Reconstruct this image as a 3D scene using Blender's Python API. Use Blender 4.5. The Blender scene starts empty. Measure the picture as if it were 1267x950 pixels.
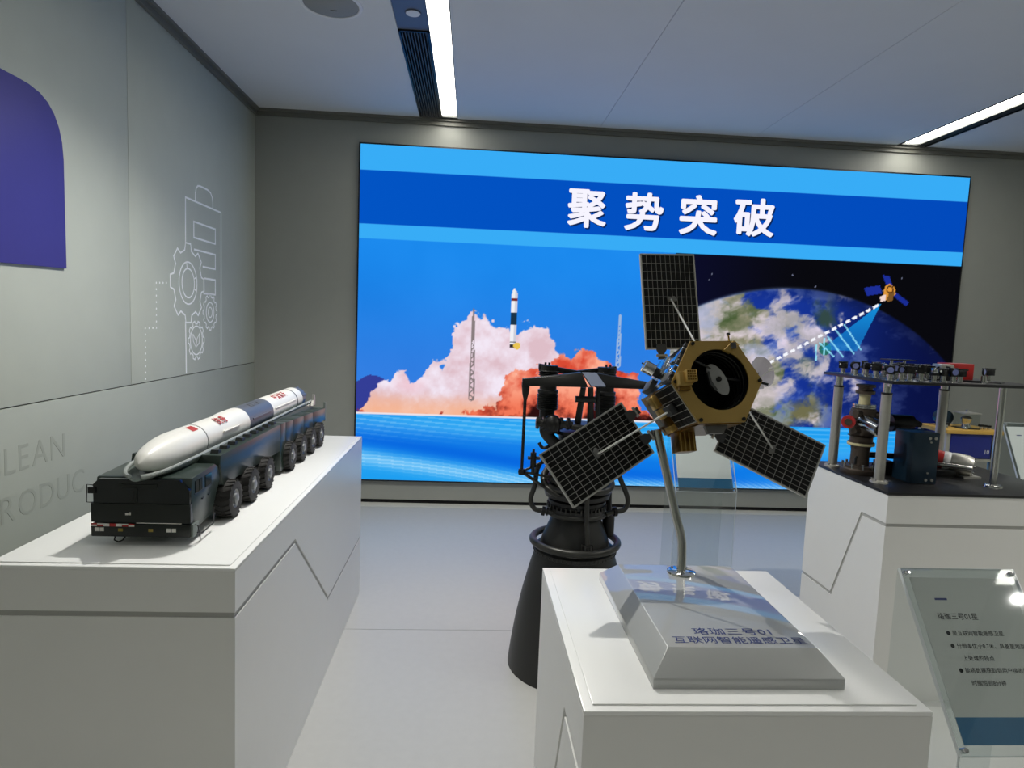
import bpy, bmesh, math, random
import numpy as np
from mathutils import Matrix, Vector, Euler

PI = math.pi
scene = bpy.context.scene
col = scene.collection
random.seed(4)

# ------------------------------------------------------------------ camera
cam_d = bpy.data.cameras.new('camera')
cam = bpy.data.objects.new('camera', cam_d)
col.objects.link(cam)
cam_d.sensor_fit = 'HORIZONTAL'
cam_d.sensor_width = 36.0
cam_d.lens = 36.0 * 810.8 / 1267.0
cam_d.clip_start = 0.02
_r = Vector((0.99737853, -0.06080728, 0.03922434))
_d = Vector((0.03341275, -0.09380816, -0.99502946))
_f = Vector((0.0641846, 0.99373161, -0.0915305))
_m = Matrix((_r, -_d, -_f)).transposed().to_4x4()
_m.translation = Vector((0, 0, 1.55))
cam.matrix_world = _m
scene.camera = cam

# ------------------------------------------------------------------ world, exposure
world = bpy.data.worlds.new('room_air')
scene.world = world
world.use_nodes = True
world.node_tree.nodes['Background'].inputs['Color'].default_value = (0.9, 0.95, 1.0, 1)
world.node_tree.nodes['Background'].inputs['Strength'].default_value = 0.02
scene.view_settings.view_transform = 'Standard'
scene.view_settings.look = 'None'
scene.view_settings.exposure = 0.0
scene.view_settings.gamma = 1.0
scene.view_settings.use_curve_mapping = False
STRIP = 17.0      # light of the ceiling strips
SCREEN = 1.0      # light of the display wall
TRACK = 190.0     # power of one recessed downlight, W


# ------------------------------------------------------------------ colour and materials
def lin(c):
    out = []
    for v in c[:3]:
        v = v / 255.0
        out.append(v / 12.92 if v <= 0.04045 else ((v + 0.055) / 1.055) ** 2.4)
    return tuple(out)


def new_mat(name):
    m = bpy.data.materials.new(name)
    m.use_nodes = True
    m.node_tree.nodes.clear()
    return m, m.node_tree.nodes, m.node_tree.links


def mat(name, rgb, rough=0.5, metal=0.0, spec=0.5, noise=0.0, nscale=40.0, bump=0.0, bscale=300.0, coat=0.0, crough=0.05):
    m, N, L = new_mat(name)
    out = N.new('ShaderNodeOutputMaterial')
    b = N.new('ShaderNodeBsdfPrincipled')
    L.new(b.outputs[0], out.inputs[0])
    c = lin(rgb)
    b.inputs['Base Color'].default_value = (*c, 1)
    b.inputs['Roughness'].default_value = rough
    b.inputs['Metallic'].default_value = metal
    b.inputs['Specular IOR Level'].default_value = spec
    b.inputs['Coat Weight'].default_value = coat
    b.inputs['Coat Roughness'].default_value = crough
    b.inputs['Coat IOR'].default_value = 1.75
    if noise or bump:
        tc = N.new('ShaderNodeTexCoord')
        if noise:
            nt = N.new('ShaderNodeTexNoise')
            nt.inputs['Scale'].default_value = nscale
            nt.inputs['Detail'].default_value = 4
            L.new(tc.outputs['Object'], nt.inputs['Vector'])
            mx = N.new('ShaderNodeMix')
            mx.data_type = 'RGBA'
            mx.inputs[6].default_value = (*[v * (1 - noise) for v in c], 1)
            mx.inputs[7].default_value = (*[min(1, v * (1 + noise)) for v in c], 1)
            L.new(nt.outputs['Fac'], mx.inputs[0])
            L.new(mx.outputs[2], b.inputs['Base Color'])
        if bump:
            n2 = N.new('ShaderNodeTexNoise')
            n2.inputs['Scale'].default_value = bscale
            L.new(tc.outputs['Object'], n2.inputs['Vector'])
            bp = N.new('ShaderNodeBump')
            bp.inputs['Strength'].default_value = bump
            bp.inputs['Distance'].default_value = 0.002
            L.new(n2.outputs['Fac'], bp.inputs['Height'])
            L.new(bp.outputs[0], b.inputs['Normal'])
    return m


def emit_mat(name, rgb, strength, sample=True):
    m, N, L = new_mat(name)
    out = N.new('ShaderNodeOutputMaterial')
    e = N.new('ShaderNodeEmission')
    e.inputs['Color'].default_value = (*lin(rgb), 1)
    e.inputs['Strength'].default_value = strength
    L.new(e.outputs[0], out.inputs[0])
    if not sample:
        m.cycles.emission_sampling = 'NONE'
    return m


def acrylic_mat(name, tint=(0.93, 0.95, 0.95)):
    m, N, L = new_mat(name)
    out = N.new('ShaderNodeOutputMaterial')
    t = N.new('ShaderNodeBsdfTransparent')
    t.inputs['Color'].default_value = (*tint, 1)
    g = N.new('ShaderNodeBsdfGlossy')
    g.inputs['Roughness'].default_value = 0.03
    lw = N.new('ShaderNodeLayerWeight')
    lw.inputs['Blend'].default_value = 0.5
    pw = N.new('ShaderNodeMath')
    pw.operation = 'POWER'
    pw.inputs[1].default_value = 4.0
    L.new(lw.outputs['Facing'], pw.inputs[0])
    ma = N.new('ShaderNodeMath')
    ma.operation = 'MULTIPLY_ADD'
    ma.inputs[1].default_value = 0.6
    ma.inputs[2].default_value = 0.035
    L.new(pw.outputs[0], ma.inputs[0])
    mx = N.new('ShaderNodeMixShader')
    L.new(ma.outputs[0], mx.inputs[0])
    L.new(t.outputs[0], mx.inputs[1])
    L.new(g.outputs[0], mx.inputs[2])
    L.new(mx.outputs[0], out.inputs[0])
    return m


M = {}
M['wall'] = mat('grey_wall_panel', (186, 191, 179), 0.55, noise=0.05, nscale=6, bump=0.15, bscale=500)
M['wall_low_shaded'] = mat('grey_wall_panel_shaded', (162, 167, 157), 0.55, noise=0.05, nscale=6, bump=0.15, bscale=500)  # wall panel grey darkened: weaker light low on the wall is put into the colour
M['wall_back'] = mat('grey_wall_paint', (150, 152, 145), 0.55, noise=0.05, nscale=6, bump=0.15, bscale=500)
M['seam'] = mat('dark_wall_joint', (70, 74, 72), 0.8)
M['ceiling'] = mat('pale_ceiling_board', (216, 218, 218), 0.75, noise=0.03, nscale=3, bump=0.1, bscale=400)
M['trim'] = mat('grey_cornice', (108, 108, 100), 0.5, noise=0.05)
M['black_gap'] = mat('black_shadow_gap', (12, 12, 12), 0.8)
M['floor'] = mat('pale_grey_floor', (180, 180, 176), 0.34, noise=0.05, nscale=25, bump=0.05, bscale=200)
M['floor_strip'] = mat('pale_floor_strip', (200, 200, 192), 0.4)
M['ped'] = mat('white_pedestal_lacquer', (226, 226, 222), 0.32, noise=0.015, nscale=15)
M['ped_top'] = mat('white_pedestal_top', (238, 239, 236), 0.22)
M['groove'] = mat('grey_groove_strip', (172, 172, 167), 0.6)
M['purple'] = mat('purple_panel', (60, 56, 138), 0.55, noise=0.03)
M['white_line'] = mat('white_wall_print', (252, 254, 252), 0.6)
M['letter'] = mat('raised_grey_letter', (157, 162, 152), 0.6)
M['bezel'] = mat('black_bezel', (10, 10, 11), 0.35)
M['black_metal'] = mat('black_satin_metal', (27, 27, 26), 0.36, metal=0.3, noise=0.12, nscale=30)
M['black_nozzle'] = mat('black_nozzle_paint', (35, 35, 33), 0.42, metal=0.2, noise=0.1, nscale=12)
M['dark_metal'] = mat('dark_grey_metal', (60, 60, 57), 0.38, metal=0.6, noise=0.1, nscale=30)
M['gun_plate'] = mat('grey_blue_plate', (112, 120, 138), 0.4, metal=0.2)
M['silver'] = mat('silver_paint', (176, 178, 176), 0.42, metal=0.25, noise=0.02, nscale=500, coat=1.0, crough=0.015)
M['steel'] = mat('brushed_steel', (200, 200, 196), 0.22, metal=1.0)
M['chrome'] = mat('polished_steel', (225, 225, 225), 0.08, metal=1.0)
M['alu'] = mat('dull_aluminium', (186, 184, 176), 0.4, metal=0.75, noise=0.06, nscale=60)
M['blue_text'] = mat('navy_print', (26, 44, 110), 0.5)
M['black_text'] = mat('black_print', (26, 26, 26), 0.6)
M['red_text'] = mat('red_print', (170, 34, 30), 0.5)
M['gold'] = mat('gold_anodised', (172, 142, 76), 0.42, metal=0.35, noise=0.05, nscale=40)
M['gold_foil'] = mat('gold_foil', (222, 184, 106), 0.32, metal=0.7, noise=0.15, nscale=90, bump=0.4, bscale=90)
M['gold_dark'] = mat('bronze_foil', (130, 98, 44), 0.28, metal=0.9, noise=0.3, nscale=70, bump=0.7, bscale=80)
M['foil'] = mat('silver_foil', (222, 226, 230), 0.14, metal=1.0, bump=0.06, bscale=30)
M['cell'] = mat('black_solar_cell', (8, 8, 8), 0.45, spec=0.25, noise=0.2, nscale=60)
M['cellgrid'] = mat('grey_solar_grid', (176, 176, 170), 0.5)
M['grey_plastic'] = mat('grey_bracket', (108, 108, 106), 0.5)
M['charcoal'] = mat('charcoal_bracket', (62, 63, 64), 0.5)
M['mirror_grey'] = mat('grey_mirror_back', (170, 170, 168), 0.4, metal=0.3)
M['black_in'] = mat('black_baffle', (11, 11, 12), 0.35)
M['dish'] = mat('white_dish', (248, 242, 254), 0.3)
M['rod'] = mat('bright_metal_rod', (226, 226, 222), 0.25, metal=0.3)
M['green'] = mat('dark_green_truck', (42, 54, 48), 0.3, noise=0.06, nscale=40)
M['green_dk'] = mat('blackish_green_truck', (20, 25, 22), 0.35)
M['glass_dk'] = mat('dark_truck_glass', (14, 18, 22), 0.08, spec=0.7)
M['tyre'] = mat('black_tyre', (44, 43, 41), 0.75, noise=0.2, nscale=80)
M['hub'] = mat('grey_wheel_hub', (128, 130, 130), 0.4, metal=0.4)
M['cradle'] = mat('pale_grey_cradle', (150, 156, 152), 0.4)
M['cradle_in'] = mat('green_grey_cradle', (104, 114, 108), 0.4)
M['rocket'] = mat('white_rocket_paint', (232, 231, 224), 0.3)
M['rocket_dk'] = mat('slate_rocket_stage', (88, 94, 106), 0.35)
M['rocket_ring'] = mat('grey_rocket_ring', (78, 80, 84), 0.4)
M['red'] = mat('red_paint', (176, 36, 34), 0.4)
M['lamp_white'] = mat('white_lamp_lens', (228, 226, 218), 0.2)
M['amber'] = mat('amber_lamp_lens', (150, 130, 50), 0.3)
M['bench_black'] = mat('black_bench_plate', (24, 24, 25), 0.38, noise=0.15, nscale=20)
M['optic_black'] = mat('black_optic_mount', (17, 17, 18), 0.35)
M['lens'] = mat('coated_lens', (120, 130, 190), 0.05, spec=1.0, coat=0.5)
M['navy_box'] = mat('dark_navy_box', (20, 42, 58), 0.35, noise=0.06)
M['brown_metal'] = mat('brown_grey_metal', (88, 78, 70), 0.38, metal=0.6, noise=0.2, nscale=50)
M['cream'] = mat('cream_ceramic', (200, 192, 150), 0.4)
M['yellow'] = mat('ochre_plate', (198, 158, 74), 0.45)
M['blue'] = mat('royal_blue_panel', (24, 36, 120), 0.4)
M['paper'] = mat('white_paper_sheet', (226, 227, 224), 0.7)
M['paper_grey'] = mat('grey_print_sheet', (200, 202, 196), 0.6)
M['paper_blue'] = mat('blue_wave_print', (48, 108, 146), 0.5, noise=0.35, nscale=9)
M['grille'] = mat('dark_grille', (58, 60, 58), 0.5)
M['grille_in'] = mat('black_duct', (14, 15, 16), 0.8)
M['channel'] = mat('grey_channel_plate', (92, 98, 112), 0.4)
M['speaker'] = mat('grey_speaker_mesh', (148, 150, 146), 0.7, bump=0.5, bscale=900)
M['white_plastic'] = mat('white_plastic', (228, 228, 226), 0.4)
M['strip'] = emit_mat('led_strip_light', (255, 252, 243), STRIP)
M['acrylic'] = acrylic_mat('clear_acrylic')
M['clear'] = acrylic_mat('clear_plastic_box', (0.86, 0.88, 0.86))
M['acrylic_edge'] = mat('acrylic_edge', (205, 212, 212), 0.2)


# ------------------------------------------------------------------ mesh building
class MB:
    def __init__(self, mtx=None):
        self.v, self.f, self.m = [], [], mtx

    def add(self, vs, fs):
        n = len(self.v)
        for p in vs:
            p = Vector(p)
            if self.m is not None:
                p = self.m @ p
            self.v.append(p)
        for f in fs:
            self.f.append([n + i for i in f])
        return self

    def box(self, x0, x1, y0, y1, z0, z1):
        vs = [(x, y, z) for z in (z0, z1) for y in (y0, y1) for x in (x0, x1)]
        return self.add(vs, [(0, 2, 3, 1), (4, 5, 7, 6), (0, 1, 5, 4), (2, 6, 7, 3), (0, 4, 6, 2), (1, 3, 7, 5)])

    def prism(self, prof, ax, a0, a1):
        n = len(prof)
        def P(p, a):
            return {'x': (a, p[0], p[1]), 'y': (p[0], a, p[1]), 'z': (p[0], p[1], a)}[ax]
        vs = [P(p, a0) for p in prof] + [P(p, a1) for p in prof]
        fs = [tuple(range(n)), tuple(range(2 * n - 1, n - 1, -1))]
        fs += [(i, (i + 1) % n, n + (i + 1) % n, n + i) for i in range(n)]
        return self.add(vs, fs)

    def tube(self, pts, r, n=10, closed=False):
        pts = [Vector(p) for p in pts]
        k = len(pts)
        rs = r if isinstance(r, (list, tuple)) else [r] * k
        vs, fs = [], []
        prev = None
        for i, p in enumerate(pts):
            if closed:
                t = (pts[(i + 1) % k] - pts[i - 1]).normalized()
            else:
                t = (pts[min(i + 1, k - 1)] - pts[max(i - 1, 0)]).normalized()
            if prev is None:
                u = t.orthogonal().normalized()
            else:
                u = (prev - t * prev.dot(t))
                u = u.normalized() if u.length > 1e-6 else t.orthogonal().normalized()
            prev = u
            w = t.cross(u)
            for j in range(n):
                a = 2 * PI * j / n
                vs.append(p + (u * math.cos(a) + w * math.sin(a)) * rs[i])
        for i in range(k if closed else k - 1):
            i2 = (i + 1) % k
            for j in range(n):
                j2 = (j + 1) % n
                fs.append((i * n + j, i * n + j2, i2 * n + j2, i2 * n + j))
        if not closed:
            fs.append(tuple(range(n - 1, -1, -1)))
            fs.append(tuple((k - 1) * n + j for j in range(n)))
        return self.add(vs, fs)

    def cyl(self, p0, p1, r0, r1=None, n=16):
        return self.tube([p0, p1], [r0, r0 if r1 is None else r1], n)

    def lathe(self, prof, n=32, mtx=None, cap=False):
        """prof: (radius, z) pairs, turned about the local z axis"""
        vs, fs = [], []
        mt = mtx or Matrix()
        for r, z in prof:
            for j in range(n):
                a = 2 * PI * j / n
                vs.append(mt @ Vector((r * math.cos(a), r * math.sin(a), z)))
        for i in range(len(prof) - 1):
            for j in range(n):
                j2 = (j + 1) % n
                fs.append((i * n + j, i * n + j2, (i + 1) * n + j2, (i + 1) * n + j))
        if cap:
            fs.append(tuple(range(n - 1, -1, -1)))
            fs.append(tuple((len(prof) - 1) * n + j for j in range(n)))
        return self.add(vs, fs)

    def torus(self, c, R, r, n=48, k=10, axis=(0, 0, 1)):
        q = Vector((0, 0, 1)).rotation_difference(Vector(axis))
        c = Vector(c)
        return self.tube([c + q @ Vector((R * math.cos(2 * PI * i / n), R * math.sin(2 * PI * i / n), 0)) for i in range(n)], r, k, True)

    def build(self, name, material, parent=None, smooth=False, bevel=0.0, angle=40):
        me = bpy.data.meshes.new(name)
        org = org_of(parent)
        me.from_pydata([tuple(p - org) for p in self.v], [], self.f)
        bm = bmesh.new()
        bm.from_mesh(me)
        bmesh.ops.recalc_face_normals(bm, faces=bm.faces)
        if bevel:
            es = [e for e in bm.edges if len(e.link_faces) == 2 and e.calc_face_angle(0) > 0.5]
            bmesh.ops.bevel(bm, geom=es, offset=bevel, segments=2, affect='EDGES', profile=0.5, clamp_overlap=True)
        bm.to_mesh(me)
        bm.free()
        me.materials.append(M[material] if isinstance(material, str) else material)
        if smooth or bevel:
            me.shade_smooth()
            me.set_sharp_from_angle(angle=math.radians(angle))
        o = bpy.data.objects.new(name, me)
        col.objects.link(o)
        if parent is not None:
            o.parent = parent
        return o


ORG = {}


def org_of(parent):
    p = parent
    while p is not None:
        if p.name in ORG:
            return ORG[p.name]
        p = p.parent
    return Vector((0, 0, 0))


def thing(name, loc, label, cat, group=None):
    o = bpy.data.objects.new(name, None)
    o.empty_display_size = 0.05
    o.location = loc
    col.objects.link(o)
    ORG[o.name] = Vector(loc)
    tag(o, label, cat, group)
    return o


def tag(o, label, cat, group=None):
    o['label'] = label
    o['category'] = cat
    if group:
        o['group'] = group
    return o


def struct(o):
    o['kind'] = 'structure'
    return o


def bx(name, material, parent, x0, x1, y0, y1, z0, z1, bevel=0.0):
    return MB().box(x0, x1, y0, y1, z0, z1).build(name, material, parent, bevel=bevel)


def copy_part(src, parent, loc=(0, 0, 0)):
    c = src.copy()
    col.objects.link(c)
    c.parent = parent
    c.location = loc
    return c


def text_geo(body, size, bold=0.0, align='CENTER', spacing=1.0, xs=1.0):
    """flat letter shapes: list of 2D points and faces"""
    cu = bpy.data.curves.new('lettering', 'FONT')
    cu.body = body
    cu.size = size
    cu.align_x = align
    cu.align_y = 'CENTER'
    cu.offset = bold
    cu.space_character = spacing
    cu.resolution_u = 3
    ob = bpy.data.objects.new('lettering', cu)
    col.objects.link(ob)
    bpy.context.view_layer.update()
    dg = bpy.context.evaluated_depsgraph_get()
    me = bpy.data.meshes.new_from_object(ob.evaluated_get(dg))
    vs = [(v.co.x * xs, v.co.y) for v in me.vertices]
    fs = [tuple(p.vertices) for p in me.polygons]
    bpy.data.objects.remove(ob)
    bpy.data.curves.remove(cu)
    bpy.data.meshes.remove(me)
    return vs, fs


def bold_geo(geo, w):
    """heavier strokes: the letter shape laid down several times, a little apart"""
    vs, fs = [], []
    for dx, dy in ((0, 0), (w, 0), (-w, 0), (0, w), (0, -w), (w * .7, w * .7), (-w * .7, w * .7), (w * .7, -w * .7), (-w * .7, -w * .7)):
        n = len(vs)
        vs += [(x + dx, y + dy) for x, y in geo[0]]
        fs += [tuple(i + n for i in f) for f in geo[1]]
    return vs, fs, len(geo[0])


def text_obj(name, material, parent, geo, fn):
    """fn maps a 2D letter point to the world"""
    vs, fs = geo[:2]
    per = geo[2] if len(geo) > 2 else len(vs)
    me = bpy.data.meshes.new(name)
    org = org_of(parent)
    p0, px_, py_ = Vector(fn(0, 0)), Vector(fn(0.001, 0)), Vector(fn(0, 0.001))
    up = (px_ - p0).cross(py_ - p0).normalized() * 0.00006     # the passes of a heavy letter lie one on the other
    me.from_pydata([tuple(Vector(fn(x, y)) + up * (i // per) - org) for i, (x, y) in enumerate(vs)], [], fs)
    me.materials.append(M[material] if isinstance(material, str) else material)
    o = bpy.data.objects.new(name, me)
    col.objects.link(o)
    o.parent = parent
    return o


# ------------------------------------------------------------------ room
XL, YB, ZC = -1.77, 5.49, 3.165
XR, YF = 5.9, -4.5

fl = struct(bx('floor', 'seam', None, XL - 0.1, XR + 0.1, YF - 0.1, YB + 0.1, -0.06, -0.004))
for (a, b) in ((YF, -0.2), (-0.197, 3.188), (3.191, YB - 0.13)):
    bx('floor_slab', 'floor', fl, XL, XR, a, b, -0.004, 0.0)
bx('floor_edge_strip', 'floor_strip', fl, XL, XR, YB - 0.127, YB, -0.004, 0.002)

wl_ = struct(bx('wall_left', 'seam', None, XL - 0.1, XL - 0.012, YF, YB, 0, ZC))
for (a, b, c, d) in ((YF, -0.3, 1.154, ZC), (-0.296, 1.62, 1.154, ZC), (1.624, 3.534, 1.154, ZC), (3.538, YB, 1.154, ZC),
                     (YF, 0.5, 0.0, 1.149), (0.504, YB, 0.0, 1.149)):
    bx('wall_panel', 'wall' if c > 1 else 'wall_low_shaded', wl_, XL - 0.012, XL, a, b, c, d, bevel=0.0012)

SX0, SX1, SZ0, SZ1 = -0.945, 4.185, 0.195, 2.945
wb = struct(bx('wall_back', 'wall_back', None, XL - 0.1, XR + 0.1, YB, YB + 0.1, 0.03, ZC))
bx('shadow_gap', 'black_gap', wb, XL, XR, YB + 0.015, YB + 0.06, 0.0, 0.03)
struct(bx('wall_right', 'wall', None, XR, XR + 0.1, YF, YB, 0, ZC))
struct(bx('wall_front', 'wall', None, XL - 0.1, XR + 0.1, YF - 0.1, YF, 0, ZC))

# ceiling: boards between the two lighting channels, with open joints
ce = struct(bx('ceiling', 'seam', None, XL - 0.1, XR + 0.1, YF - 0.1, YB + 0.1, ZC + 0.09, ZC + 0.16))
for (a, b) in ((XL, -0.47), (-0.168, 0.985), (0.988, 2.274), (2.277, 3.5), (3.76, 4.9), (4.903, XR)):
    bx('ceiling_board', 'ceiling', ce, a, b, YF, YB, ZC, ZC + 0.09)
# cornice rails
def cornice(name, left):
    m = MB()
    if left:
        m.box(XL, XL + 0.022, YF, YB, ZC - 0.05, ZC - 0.012)
        m.box(XL, XL + 0.045, YF, YB, ZC - 0.02, ZC)
    else:
        m.box(XL, XR, YB - 0.022, YB, ZC - 0.05, ZC - 0.012)
        m.box(XL, XR, YB - 0.045, YB, ZC - 0.02, ZC)
    return struct(m.build(name, 'trim'))
cornice('trim_1', True)
cornice('trim_2', False)


def channel(light_x, duct_x, y_duct, y_start, label, vlabel):
    """recessed ceiling channel: a glowing strip beside a slotted air grille"""
    lx0, lx1 = light_x
    dx0, dx1 = duct_x
    t = thing('strip_light', ((lx0 + lx1) / 2, 1.5, ZC - 0.004), label, 'ceiling light')
    MB().box(lx0 + 0.003, lx1 - 0.003, y_start, YB - 0.085, ZC + 0.012, ZC + 0.02).build('diffuser', 'strip', t)
    h = MB()
    h.box(lx0, lx0 + 0.003, y_start, YB - 0.046, ZC - 0.003, ZC + 0.085)
    h.box(lx1 - 0.003, lx1, y_start, YB - 0.046, ZC - 0.003, ZC + 0.085)
    h.box(lx0 + 0.003, lx1 - 0.003, y_start, YB - 0.046, ZC + 0.02, ZC + 0.03)
    h.box(lx0, lx1, YB - 0.085, YB - 0.08, ZC - 0.003, ZC + 0.085)
    h.box(lx0 + 0.003, lx1 - 0.003, YB - 0.08, YB - 0.046, ZC, ZC + 0.006)
    h.box(lx0, lx1, y_start - 0.02, y_start, ZC - 0.003, ZC + 0.085)
    h.build('housing', 'grille', t)
    MB().box(lx0, lx1, YF, y_start - 0.021, ZC, ZC + 0.03).build('blank_cover', 'channel', t)
    v = thing('air_grille', ((dx0 + dx1) / 2, (y_duct + YB) / 2, ZC + 0.01), vlabel, 'vent')
    MB().box(dx0, dx1, y_duct, YB - 0.046, ZC + 0.06, ZC + 0.085).build('duct', 'grille_in', v)
    f = MB()
    f.box(dx0, dx0 + 0.012, y_duct, YB - 0.046, ZC - 0.003, ZC + 0.06)
    f.box(dx1 - 0.012, dx1, y_duct, YB - 0.046, ZC - 0.003, ZC + 0.06)
    f.box(dx0, dx1, y_duct, y_duct + 0.014, ZC - 0.003, ZC + 0.06)
    f.build('grille_frame', 'black_metal', v)
    n = max(3, round((dx1 - dx0 - 0.024) / 0.0165))
    base = None
    for i in range(n):
        x = dx0 + 0.012 + (i + 0.5) * (dx1 - dx0 - 0.024) / n
        if base is None:
            base = MB().box(x - 0.0032, x + 0.0032, y_duct + 0.014, YB - 0.046, ZC + 0.004, ZC + 0.03).build('slat', 'grille', v)
            xb = x
        else:
            copy_part(base, v, (x - xb, 0, 0))
    return v

channel((-0.292, -0.17), (-0.47, -0.292), 3.88, 0.7, 'glowing white strip light beside the round ceiling speaker',
        'long black slotted air grille beside the white strip light near the ceiling speaker')
channel((3.512, 3.66), (3.66, 3.758), 3.3, -0.2, 'glowing white strip light at the right edge of the ceiling',
        'narrow black air grille along the right-hand ceiling light')
cp = tag(MB().box(-0.468, -0.293, YF, 3.878, ZC + 0.006, ZC + 0.03).build('channel_plate', 'channel'),
         'flat grey blue cover plate in the ceiling channel ahead of the grille', 'cover plate')
tag(MB().box(3.661, 3.757, YF, 3.298, ZC + 0.006, ZC + 0.03).build('channel_plate', 'channel'),
    'flat grey cover plate beside the right-hand ceiling light', 'cover plate')
dl = thing('ceiling_sensor', (-0.366, 3.672, ZC + 0.004), 'small round white disc set in the ceiling cover plate', 'sensor')
MB().lathe([(0.0, -0.004), (0.036, -0.004), (0.04, 0.0), (0.04, 0.003)], 28, Matrix.Translation((-0.366, 3.672, ZC + 0.003))).build('lens_disc', 'white_plastic', dl, True)
MB().torus((-0.366, 3.672, ZC + 0.003), 0.041, 0.003, 28, 6).build('rim', 'channel', dl, True)
sp = thing('ceiling_speaker', (-0.785, 3.625, ZC), 'large round grey speaker grille with white rim on the ceiling', 'speaker')
tm = Matrix.Translation((-0.785, 3.625, ZC))
MB().lathe([(0.0, -0.007), (0.138, -0.006), (0.142, -0.003), (0.142, 0.0)], 48, tm).build('speaker_mesh', 'speaker', sp, True)
MB().lathe([(0.142, 0.0), (0.142, -0.007), (0.15, -0.009), (0.16, -0.006), (0.163, 0.0)], 48, tm).build('rim', 'white_plastic', sp, True)
MB().box(-0.80, -0.765, 3.678, 3.683, ZC - 0.0085, ZC - 0.006).build('badge', 'black_metal', sp)


# recessed downlights in the two lighting channels, above and behind the picture; one of them is an added fill lamp
def downlight(x, y, dim, label):
    t = thing('recessed_downlight', (x, y, ZC), label, 'downlight', 'recessed downlights in the ceiling channels')
    tm_ = Matrix.Translation((x, y, ZC))
    MB().lathe([(0.026, 0.0035), (0.028, -0.003), (0.036, -0.004), (0.038, 0.0055)], 28, tm_).build('trim_ring', 'white_plastic', t, True)
    MB().lathe([(0.0, 0.0055), (0.026, 0.0045)], 28, tm_).build('lamp_face', 'strip', t)
    l = bpy.data.lights.new('downlight_lamp', 'SPOT')
    l.energy = TRACK * dim
    l.spot_size = math.radians(130)
    l.spot_blend = 0.7
    l.shadow_soft_size = 0.02
    l.color = (1.0, 0.975, 0.93)
    lo = bpy.data.objects.new('downlight_lamp', l)
    col.objects.link(lo)
    lo.parent = t
    lo.location = (0, 0, -0.006)


downlight(-0.375, 2.93, 1.0, 'round recessed downlight above the missile truck, out of the picture')
downlight(3.708, 2.0, 0.5, 'round recessed downlight above the right pedestal, out of the picture')
downlight(-0.375, -1.7, 0.6, 'added fill downlight behind the viewer that brightens the pedestal fronts')  # invented fixture, added as fill for the pedestal fronts
downlight(3.708, -0.30, 0.6, 'round recessed downlight behind the viewer, beside the second strip light')


# ------------------------------------------------------------------ display wall
def fbm(x, y, seed, octaves=5, gain=0.5):
    rng = np.random.default_rng(seed)
    tot = np.zeros_like(x)
    amp, norm = 1.0, 0.0
    for o in range(octaves):
        g = rng.random((67, 67))
        xi = np.floor(x).astype(int)
        yi = np.floor(y).astype(int)
        fx = x - xi
        fy = y - yi
        fx = fx * fx * (3 - 2 * fx)
        fy = fy * fy * (3 - 2 * fy)
        a = g[xi % 67, yi % 67]
        b = g[(xi + 1) % 67, yi % 67]
        c = g[xi % 67, (yi + 1) % 67]
        d = g[(xi + 1) % 67, (yi + 1) % 67]
        tot += amp * ((a * (1 - fx) + b * fx) * (1 - fy) + (c * (1 - fx) + d * fx) * fy)
        norm += amp
        amp *= gain
        x = x * 2.03 + 7.1
        y = y * 2.03 + 3.7
    return tot / norm


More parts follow.
